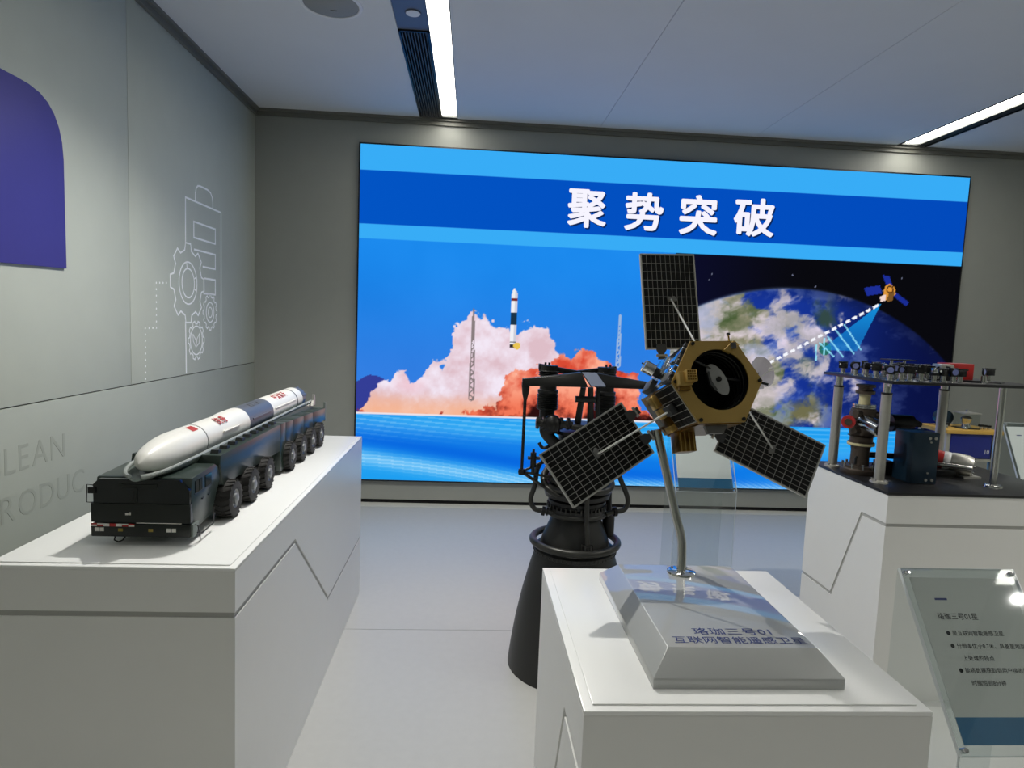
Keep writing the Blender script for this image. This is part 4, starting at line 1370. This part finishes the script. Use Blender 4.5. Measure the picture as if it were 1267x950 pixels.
bellows(0.350, EY + .02)
bellows(0.610, EY + .02)
MB().prism([(0.305, 1.348), (0.48, 1.330), (0.655, 1.348), (0.655, 1.378), (0.48, 1.352), (0.305, 1.378)], 'y', EY + .015, EY + .05).build('rear_beam', 'black_metal', en, bevel=0.003)
for x in (0.335, 0.352, 0.61, 0.628):
    MB().cyl((x, EY + .03, 1.37), (x, EY + .03, 1.384), 0.005, n=6).build('beam_bolt', 'dark_metal', en)
# chevron thrust frame at the front: two tapering arms meeting under a sloped plate
YF_ = EY - .12
def arm(pts_top, pts_bot, y0, y1):
    (xa, ya, za), (xb, yb, zb_) = pts_top
    (xc, yc, zc), (xd, yd, zd) = pts_bot
    m = MB()
    w = 0.05
    m.add([(xa, ya, za), (xb, yb, zb_), (xb, yb + w, zb_), (xa, ya + w * .5, za), (xc, yc, zc), (xd, yd, zd), (xd, yd + w, zd), (xc, yc + w * .5, zc)],
          [(0, 1, 2, 3), (4, 7, 6, 5), (0, 4, 5, 1), (1, 5, 6, 2), (2, 6, 7, 3), (3, 7, 4, 0)])
    return m.build('thrust_arm', 'black_metal', en, bevel=0.002)
arm(((0.226, EY - .08, 1.316), (0.475, YF_, 1.354)), ((0.226, EY - .08, 1.285), (0.50, YF_ - .03, 1.295)), 0, 0)
arm(((0.79, EY - .08, 1.318), (0.535, YF_, 1.354)), ((0.79, EY - .08, 1.288), (0.53, YF_ - .03, 1.295)), 0, 0)
MB().add([(0.475, YF_ - .002, 1.356), (0.537, YF_ - .002, 1.356), (0.572, YF_ - .045, 1.304), (0.510, YF_ - .045, 1.304),
          (0.475, YF_ + .01, 1.352), (0.537, YF_ + .01, 1.352), (0.572, YF_ - .03, 1.298), (0.510, YF_ - .03, 1.298)],
         [(0, 1, 2, 3), (4, 7, 6, 5), (0, 4, 5, 1), (1, 5, 6, 2), (2, 6, 7, 3), (3, 7, 4, 0)]).build('sloped_plate', 'gun_plate', en)
# A-frame under the apex
for (xa, xb) in ((0.488, 0.476), (0.520, 0.532)):
    MB().tube([(xa, YF_ + .02, 1.29), (xb, YF_ + .05, 1.13)], [0.012, 0.015], 8).build('frame_leg', 'black_metal', en, True)
MB().cyl((0.455, YF_ + .02, 1.238), (0.545, YF_ + .02, 1.238), 0.014, n=12).build('frame_cross', 'black_metal', en, True)
MB().cyl((0.56, YF_ + .03, 1.10), (0.555, YF_ + .03, 1.29), 0.009, n=10).build('frame_strut', 'black_metal', en, True)
el_('top_flange', 'dark_metal', [(0.0, 1.128), (0.072, 1.128), (0.078, 1.122), (0.078, 1.108), (0.05, 1.10)], Matrix.Translation((0.49, EY - .05, 0)), 32)
# pump and elbow
MB().cyl((0.29, EY - .09, 1.130), (0.45, EY - .09, 1.122), 0.017, n=14).build('pump_shaft', 'dark_metal', en, True)
for x in (0.298, 0.325, 0.40, 0.43):
    MB().cyl((x - .006, EY - .09, 1.129), (x + .006, EY - .09, 1.128), 0.027, n=14).build('pump_collar', 'black_metal', en, True)
el_('pump_body', 'black_metal', [(0.0, 1.168), (0.022, 1.162), (0.036, 1.145), (0.04, 1.125), (0.034, 1.095), (0.02, 1.085), (0.0, 1.082)], Matrix.Translation((0.362, EY - .09, 0)), 24)
pipe([(0.335, EY - .07, 1.12), (0.338, EY - .06, 1.085), (0.365, EY - .05, 1.05), (0.41, EY - .04, 1.01)], 0.026, 'pump_elbow', 'black_metal', 16)
# side bracket with tie rod
AX = Vector((0.240, EY - .06, 0.905))
MB().tube([(0.2425, EY - .06, 1.30), (0.2425, EY - .06, 1.24), (0.242, EY - .06, 1.225), AX], [0.014, 0.012, 0.0075, 0.0065], 10).build('tie_rod', 'black_metal', en, True)
MB().lathe([(0.0, 1.215), (0.006, 1.216), (0.014, 1.25), (0.018, 1.285), (0.018, 1.30)], 14, Matrix.Translation((0.2425, EY - .06, 0))).build('rod_end', 'black_metal', en, True)
for p, r in (((0.345, EY - .02, 0.947), .0055), ((0.39, EY - .04, 0.875), .0055), ((0.40, EY - .06, 0.80), .0075), ((0.345, EY - .02, 0.94), .004)):
    MB().tube([AX, p], r, 8).build('bracket_rod', 'dark_metal', en, True)
MB().tube([(0.30, EY - .04, 0.875), (0.335, EY - .03, 0.955)], 0.006, 8).build('bracket_rod', 'black_metal', en, True)
MB().lathe([(0, -.014), (.014, -.012), (.016, 0), (.014, .012), (0, .014)], 12, Matrix.Translation(AX)).build('bracket_joint', 'black_metal', en, True)
sv = MB().cyl((0.29, EY - .05, 0.925), (0.29, EY - .05, 0.99), 0.013, n=12).build('small_valve', 'black_metal', en, True)
MB().cyl((0.265, EY - .05, 0.965), (0.32, EY - .05, 0.965), 0.008, n=10).build('valve_arm', 'dark_metal', sv, True)
MB().cyl((0.29, EY - .05, 0.99), (0.29, EY - .05, 1.005), 0.006, n=10).build('valve_stem', 'dark_metal', sv, True)
MB().cyl((0.29, EY - .05, 0.90), (0.29, EY - .05, 0.925), 0.008, n=10).build('valve_stem', 'dark_metal', sv, True)
pipe([(0.315, EY - .03, 1.03), (0.33, EY - .04, 1.01), (0.355, EY - .04, 1.015), (0.38, EY - .02, 1.03)], 0.008, 'feed_pipe', 'black_metal')


# ------------------------------------------------------------------ optical bench on the right pedestal
ob = thing('optical_bench', (2.15, 2.89, PT), 'black two-tier optical bench on metal posts with many small mounts on the right pedestal', 'optical bench')
ZB = PT + 0.012
MB().box(1.752, 2.623, 2.572, 3.208, PT, ZB).build('base_plate', 'bench_black', ob, bevel=0.0015)
ZU0, ZU1 = 1.360, 1.373
up = MB().box(1.765, 2.455, 2.63, 3.17, ZU0, ZU1).build('upper_plate', 'bench_black', ob, bevel=0.0015)
for (x, y, r, mt_) in ((1.832, 2.762, 0.0215, 'alu'), (1.803, 3.09, 0.0215, 'alu'), (2.332, 3.075, 0.0215, 'alu'), (2.335, 2.725, 0.0145, 'steel')):
    post = MB().cyl((x, y, ZB), (x, y, 1.305 if r > .02 else ZU0), r, n=24).build('post', mt_, ob, True)
    if r > .02:
        MB().cyl((x, y, 1.305), (x, y, 1.313), r + .001, n=24).build('post_ring', 'black_metal', post, True)
        MB().cyl((x, y, 1.313), (x, y, ZU0), 0.0165, n=24).build('post_neck', 'steel', post, True)
    MB().lathe([(0, .011), (.030, .011), (.036, .008), (.038, 0)], 28, Matrix.Translation((x, y, ZB))).build('post_foot', mt_, post, True)
    for k in range(4):
        a = k * PI / 2 + .6
        MB().cyl((x + .031 * math.cos(a), y + .031 * math.sin(a), ZB + .008), (x + .031 * math.cos(a), y + .031 * math.sin(a), ZB + .016), .0035, n=8).build('foot_screw', 'chrome', post, True)


def mount(x, y, kind, rz=0.0):
    q = Matrix.Translation((x, y, ZU1)) @ Matrix.Rotation(rz, 4, 'Z')
    h = random.uniform(0.024, 0.032)
    p = MB(q).cyl((0, 0, 0), (0, 0, h), 0.0105, n=14)
    p.lathe([(0, .004), (.014, .004), (.015, 0)], 14)
    mo = p.build('optic_post', 'steel', ob, True)
    if kind == 0:      # square mirror mount
        MB(q).box(-.017, .017, -.006, .008, h, h + .038).build('mount_block', 'optic_black', mo, bevel=0.002)
        MB(q).cyl((0, -.0065, h + .019), (0, -.010, h + .019), 0.0125, n=18).build('mirror', 'lens', mo, True)
        for dx, dz in ((-.011, .006), (.011, .032)):
            MB(q).cyl((dx, .008, h + dz), (dx, .024, h + dz), .0035, n=8).build('adjuster', 'chrome', mo, True)
    elif kind == 1:    # ring lens mount
        MB(q).torus((0, 0, h + .017), 0.0145, 0.0042, 22, 8, (0, 1, 0)).build('lens_ring', 'optic_black', mo, True)
        MB(q).cyl((0, -.002, h + .017), (0, .002, h + .017), 0.0125, n=20).build('lens', 'lens', mo, True)
    elif kind == 2:    # block with flat top bar
        MB(q).box(-.020, .020, -.012, .012, h, h + .026).build('mount_block', 'optic_black', mo, bevel=0.002)
        MB(q).box(-.030, .026, -.008, .008, h + .026, h + .033).build('top_bar', 'optic_black', mo, bevel=0.001)
        MB(q).cyl((-.026, 0, h + .020), (-.016, 0, h + .020), .005, n=8).build('adjuster', 'chrome', mo, True)
    else:              # bright cube on a black base
        MB(q).box(-.014, .014, -.012, .012, h, h + .010).build('mount_block', 'optic_black', mo)
        MB(q).box(-.010, .010, -.009, .009, h + .010, h + .030).build('beam_cube', 'foil', mo, bevel=0.001)
    return mo


spots = []
for r in range(4):
    for c in range(8):
        spots.append((1.795 + c * 0.0475 + (r % 2) * .022 + random.uniform(-.008, .008), 2.70 + r * 0.125 + random.uniform(-.015, .015)))
kinds = [0, 1, 2, 0, 3, 2, 0, 2, 2, 1, 0, 2, 0, 2, 1, 2, 0, 2, 0, 3, 0, 2, 2, 0, 2, 1, 0, 2, 3, 2, 0, 2]
for (x, y), k in zip(spots, kinds):
    mount(x, y, k, random.choice((0, .5, -.6, 1.2, 2.6, 3.1)))
mount(2.225, 2.705, 1, .5)
mount(2.325, 2.80, 2, .1)
MB().box(2.165, 2.285, 2.84, 2.92, ZU1 + .004, ZU1 + .076).build('red_module', 'red', up, bevel=0.0015)
MB().box(2.10, 2.158, 2.80, 2.86, ZU1 + .030, ZU1 + .072).build('silver_module', 'alu', up, bevel=0.0015)
MB().box(2.10, 2.16, 2.79, 2.87, ZU1, ZU1 + .030).build('module_base', 'optic_black', up)
MB().box(2.05, 2.30, 2.80, 2.95, ZU1, ZU1 + .004).build('module_tray', 'optic_black', up)
MB().box(1.98, 2.11, 2.98, 3.06, ZU1 + .075, ZU1 + .080).build('top_cover', 'optic_black', up)
MB().cyl((2.0, 3.0, ZU1), (2.0, 3.0, ZU1 + .076), .006, n=8).build('cover_post', 'steel', up)
MB().cyl((2.09, 3.04, ZU1), (2.09, 3.04, ZU1 + .076), .006, n=8).build('cover_post', 'steel', up)
MB().tube([(2.16, 2.74, ZU1 + .003), (2.20, 2.70, ZU1 + .003), (2.26, 2.72, ZU1 + .003), (2.30, 2.70, ZU1 + .003), (2.35, 2.74, ZU1 + .003)], .0025, 6).build('cable', 'optic_black', up, True)
MB().cyl((1.775, 2.66, ZU0 - .012), (1.775, 2.66, ZU0), .008, n=10).build('corner_screw', 'chrome', up, True)

# vacuum pump between the two tiers
vx, vy = 1.852, 2.95
vp = thing('vacuum_assembly', (vx, vy, ZB), 'brown metal vacuum chamber with red knob standing under the optical bench top', 'vacuum chamber')


def vl(name, material, prof, mtx=None, n=28, parent=None):
    return MB().lathe(prof, n, mtx or Matrix.Translation((vx, vy, 0))).build(name, material, parent or vp, True, angle=30)


vl('base_flange', 'brown_metal', [(0, .912), (.078, .912), (.080, .916), (.080, .934), (.074, .94), (.074, .95), (.0, .95)])
for i in range(10):
    a = 2 * PI * i / 10
    MB().cyl((vx + .070 * math.cos(a), vy + .070 * math.sin(a), .934), (vx + .070 * math.cos(a), vy + .070 * math.sin(a), .962), .006, n=6).build('flange_bolt', 'steel', vp)
vl('lower_column', 'brown_metal', [(.042, .95), (.040, 1.02), (.044, 1.04), (.058, 1.045), (.058, 1.06), (.05, 1.065), (.05, 1.085), (.06, 1.09)])
vl('column_band', 'cream', [(.0585, 1.046), (.0595, 1.048), (.0595, 1.056), (.0585, 1.058)])
vl('chamber_body', 'brown_metal', [(.045, 1.085), (.054, 1.10), (.060, 1.13), (.062, 1.16), (.060, 1.19), (.054, 1.215), (.045, 1.222), (0, 1.222)])
for i in range(12):
    a = 2 * PI * i / 12
    MB().cyl((vx + .063 * math.cos(a), vy + .063 * math.sin(a), 1.15), (vx + .069 * math.cos(a), vy + .069 * math.sin(a), 1.15), .007, n=6).build('chamber_bolt', 'dark_metal', vp)
for (dx, dz, r) in ((.055, 1.19, .018), (-.05, 1.20, .014), (-.052, 1.115, .014)):
    MB().cyl((vx + dx * .6, vy - .03, dz), (vx + dx * 1.5, vy - .06, dz + .004), r, n=12).build('side_plug', 'brown_metal', vp, True)
vl('top_flange', 'steel', [(.0, 1.222), (.05, 1.222), (.05, 1.228), (.045, 1.23), (.05, 1.233), (.05, 1.240), (0, 1.240)])
vl('ceramic_neck', 'cream', [(.026, 1.24), (.024, 1.262), (.026, 1.288), (0, 1.288)])
vl('upper_flange', 'brown_metal', [(0, 1.288), (.040, 1.288), (.042, 1.292), (.042, 1.303), (.03, 1.306), (.03, 1.318), (.042, 1.32), (.042, 1.332), (0, 1.334)])
kn = MB().cyl((vx - .098, vy - .05, 1.162), (vx - .112, vy - .068, 1.162), .030, n=18).build('red_knob', 'red', vp, True)
MB().cyl((vx - .112, vy - .068, 1.162), (vx - .116, vy - .074, 1.162), .016, n=14).build('knob_cap', 'brown_metal', kn, True)
MB().cyl((vx - .04, vy - .02, 1.162), (vx - .099, vy - .051, 1.162), .016, n=14).build('knob_stem', 'black_metal', vp, True)
MB().cyl((1.836, 2.915, 1.165), (1.848, 2.80, 1.138), .036, n=28).build('side_port', 'steel', vp, True)
MB().cyl((1.8478, 2.802, 1.1385), (1.8483, 2.797, 1.1373), .028, n=28).build('port_window', 'black_in', vp, True)
MB().cyl((vx + .05, vy, 1.145), (vx + .17, vy, 1.150), .012, n=12).build('cross_shaft', 'chrome', vp, True)
MB().cyl((vx + .13, vy, 1.155), (vx + .24, vy, 1.160), .042, .034, n=20).build('ion_gauge', 'black_metal', vp, True)
MB().cyl((vx + .24, vy, 1.160), (vx + .28, vy - .01, 1.150), .022, .012, n=14).build('gauge_tip', 'black_metal', vp, True)
MB().cyl((vx + .04, vy, 1.00), (vx + .19, vy - .03, 1.0), .014, n=12).build('lower_pipe', 'black_metal', vp, True)
MB().box(vx + .08, vx + .15, vy - .04, vy + .02, ZB, .975).build('controller_block', 'black_metal', vp, bevel=0.002)
MB().tube([(vx - .05, vy - .05, .962), (vx - .05, vy - .05, .99), (vx - .045, vy - .05, 1.0)], .006, 8).build('bleed_valve', 'black_metal', vp, True)

# dark blue electronics box
nb = thing('electronics_box', (2.02, 2.80, ZB), 'dark navy electronics box with round screws on the lower bench plate', 'electronics box')
MB().box(1.965, 2.085, 2.745, 2.875, ZB, 1.141).build('box_body', 'navy_box', nb, bevel=0.004)
for (x, z) in ((2.038, 1.118), (2.065, 1.118), (2.045, 1.100), (2.040, .962), (2.035, .930), (2.064, .930)):
    MB().cyl((x, 2.745, z), (x, 2.741, z), .0065 if z not in (1.1, .962) else .004, n=12).build('box_screw', 'alu', nb, True)

# motor with red and white wrap
mo = thing('motor_unit', (2.30, 2.96, ZB), 'small metal motor with red and white wrap lying on the lower bench plate', 'motor')
ax0, ax1 = Vector((2.21, 3.02, ZB + .075)), Vector((2.375, 2.90, ZB + .052))
dv = (ax1 - ax0).normalized()
qq = Matrix.Translation(ax0) @ Vector((0, 0, 1)).rotation_difference(dv).to_matrix().to_4x4()
ll = (ax1 - ax0).length
MB(qq).lathe([(0, 0), (.040, 0), (.045, .006), (.045, ll * .42)], 24).build('motor_case', 'red', mo, True)
MB(qq).lathe([(.045, ll * .42), (.0465, ll * .43), (.0465, ll * .55), (.045, ll * .56)], 24).build('white_wrap', 'white_plastic', mo, True)
MB(qq).lathe([(.045, ll * .56), (.048, ll * .60), (.050, ll * .70), (.050, ll * .9), (.044, ll), (.028, ll), (.024, ll * .93), (0, ll * .93)], 24).build('motor_end', 'alu', mo, True)
for i in range(8):
    a = 2 * PI * i / 8
    MB(qq).cyl((.038 * math.cos(a), .038 * math.sin(a), ll * .97), (.038 * math.cos(a), .038 * math.sin(a), ll * 1.04), .005, n=8).build('end_bolt', 'steel', mo, True)
MB().box(2.20, 2.30, 2.90, 3.0, ZB, ZB + .032).build('motor_cradle', 'optic_black', mo, bevel=0.002)
MB().box(2.315, 2.40, 2.87, 2.94, ZB, ZB + .010).build('motor_foot', 'alu', mo)
MB().tube([(2.19, 2.94, ZB + .055), (2.25, 2.87, ZB + .06), (2.33, 2.85, ZB + .055)], .010, 10).build('silver_pipe', 'steel', mo, True)

# ------------------------------------------------------------------ instrument stand behind, by the display wall
cy0 = 4.2
cb = thing('instrument_stand', (3.42, cy0 + .15, 0), 'blue fronted instrument stand with an ochre top behind the optical bench', 'instrument stand')
MB().box(3.235, 3.64, cy0, cy0 + .32, .925, .950).build('ochre_top', 'yellow', cb, bevel=0.002)
MB().box(3.275, 3.575, cy0 + .02, cy0 + .30, .755, .925).build('blue_body', 'blue', cb, bevel=0.002)
text_obj('body_mark', 'white_plastic', cb, text_geo('10', 0.04), lambda x, y: (3.545 + x, cy0 + .0188, .80 + y))
for x in (3.265, 3.60):
    for y in (cy0 + .02, cy0 + .28):
        MB().box(x - .016, x + .016, y, y + .03, 0.0, .925).build('stand_leg', 'alu', cb, bevel=0.002)
MB().box(3.26, 3.585, cy0 + .02, cy0 + .045, .735, .752).build('cross_rail', 'alu', cb)
MB().box(3.40, 3.455, cy0 + .06, cy0 + .25, 0.0, .755).build('dark_column', 'navy_box', cb)
MB().box(3.62, 3.655, cy0 + .05, cy0 + .28, .74, .915).build('side_panel', 'blue', cb)
jr = thing('clear_case', (3.455, cy0 + .12, .95), 'small clear case with metal fittings on the ochre topped stand', 'clear case')
MB().box(3.40, 3.51, cy0 + .06, cy0 + .17, .952, 1.055).build('case_shell', 'clear', jr)
MB().lathe([(0, .955), (.03, .955), (.022, .98), (.03, 1.0), (.036, 1.02), (.02, 1.035), (0, 1.04)], 20, Matrix.Translation((3.455, cy0 + .115, 0))).build('metal_core', 'chrome', jr, True)
MB().box(3.395, 3.515, cy0 + .055, cy0 + .175, 1.055, 1.062).build('case_lid', 'alu', jr)
MB().cyl((3.455, cy0 + .115, 1.062), (3.455, cy0 + .115, 1.08), .010, n=12).build('lid_knob', 'chrome', jr, True)
MB().box(3.395, 3.515, cy0 + .055, cy0 + .175, .95, .954).build('case_floor', 'black_metal', jr)
fn_ = thing('fan_motor', (3.375, cy0 + .2, .95), 'small dark blue round motor beside the clear case', 'motor')
MB().cyl((3.365, cy0 + .19, 1.01), (3.375, cy0 + .27, 1.01), .05, n=24).build('motor_drum', 'navy_box', fn_, True)
MB().box(3.34, 3.40, cy0 + .20, cy0 + .26, .95, .97).build('motor_foot', 'black_metal', fn_)
for (x, h) in ((3.26, .04), (3.29, .025), (3.535, .02), (3.562, .018), (3.592, .015)):
    k = thing('table_fitting', (x, cy0 + .08, .95), {3.26: 'small black fitting at the left end of the ochre top', 3.29: 'low black fitting next to the round blue motor', 3.535: 'small black fitting just right of the clear case', 3.562: 'tiny black fitting second right of the clear case', 3.592: 'tiny black fitting at the right end of the ochre top'}[x], 'fitting')
    MB().cyl((x, cy0 + .08, .95), (x, cy0 + .08, .95 + h), .008, n=10).build('fitting_post', 'steel', k, True)
    MB().box(x - .013, x + .013, cy0 + .07, cy0 + .09, .95 + h, .95 + h + .014).build('fitting_head', 'black_metal', k)


# ------------------------------------------------------------------ acrylic information stands
def info_stand(x0, x1, yb_, zb_, yt, zt, label, paper, lines, px0=None, px1=None):
    """clear folded sheet: upright leg on the floor, sloped reading face with a printed sheet and steel studs"""
    t = thing('info_stand', ((x0 + x1) / 2, yb_, 0), label, 'info stand')
    d = Vector((0, yt - yb_, zt - zb_))
    ln = d.length
    d.normalize()
    n = Vector((0, -d.z, d.y))                                   # faces the visitor
    Fm = Matrix((Vector((1, 0, 0)), d, n)).transposed().to_4x4()
    Fm.translation = Vector((x0, yb_, zb_))
    W = x1 - x0
    MB(Fm).box(0, W, 0, ln, -0.004, 0.0).build('back_sheet', 'acrylic', t)
    MB(Fm).box(0, W, 0, ln, 0.003, 0.006).build('front_sheet', 'acrylic', t)
    e = MB(Fm)
    for q in ((-.0006, .0006, 0, ln), (W - .0006, W + .0006, 0, ln), (0, W, ln - .0006, ln + .0006), (0, W, -.0006, .0006)):
        e.box(*q, -0.004, 0.006)
    e.build('sheet_edge', 'acrylic_edge', t)
    MB().box(x0, x1, yb_, yb_ + 0.005, 0.0, zb_).build('front_leg', 'acrylic', t)
    MB().box(x0 - .0006, x0 + .0012, yb_, yb_ + .005, 0, zb_).build('leg_edge', 'acrylic_edge', t)
    MB().box(x1 - .0012, x1 + .0006, yb_, yb_ + .005, 0, zb_).build('leg_edge', 'acrylic_edge', t)
    MB().box(x0, x1, yt, yt + .005, 0, zt - .004).build('rear_leg', 'acrylic', t)
    a, b_ = px0 or .018, px1 or W - .018
    sh = MB(Fm).box(a, b_, .022, ln - .022, 0.0003, 0.0022).build('printed_sheet', paper, t)
    MB(Fm).box(a, b_, .022, .022 + (ln - .044) * .15, 0.0022, 0.0026).build('wave_print', 'paper_blue', sh)
    MB(Fm).box(a + .045, a + .075, ln - .075, ln - .070, 0.0022, 0.0026).build('blue_rule', 'blue_text', sh)
    for (txt, size, lx, ly) in lines:
        def fn(px, py, lx=lx, ly=ly):
            return Fm @ Vector((lx + px, ln + ly + py, 0.0027))
        text_obj('text_line', 'black_text', sh, text_geo(txt, size, align='LEFT'), fn)
    for (sx, sy) in ((.012, ln - .012), (W - .012, ln - .012), (.012, .012), (W - .012, .012)):
        MB(Fm).lathe([(.0058, -.008), (.0062, .006), (.0062, .010), (.0052, .0125), (0, .013)], 16, Matrix.Translation((sx, sy, 0))).build('steel_stud', 'chrome', t, True)
    return t


L1 = [('珞珈三号01星', 0.0165, .055, -.113),
      ('● 是互联网智能遥感卫星', 0.0125, .062, -.150), ('● 分辨率优于0.7米、具备星地互联、星', 0.0125, .062, -.178), ('上处理的特点', 0.0125, .082, -.204),
      ('● 能将数据获取到用户接收的时间从最少', 0.0125, .062, -.230), ('时缩短到8分钟', 0.0125, .082, -.256)]
info_stand(1.05, 1.338, 1.235, .682, 1.477, .998, 'clear acrylic text stand with a grey sheet right of the front pedestal', 'paper_grey', L1)
info_stand(1.165, 1.515, 3.52, .655, 3.72, 1.03, 'clear acrylic text stand behind the satellite, in front of the video wall', 'paper', [])
info_stand(3.0, 3.34, 3.305, .744, 3.482, 1.103, 'clear acrylic text stand at the far right edge behind the bench', 'paper', [])
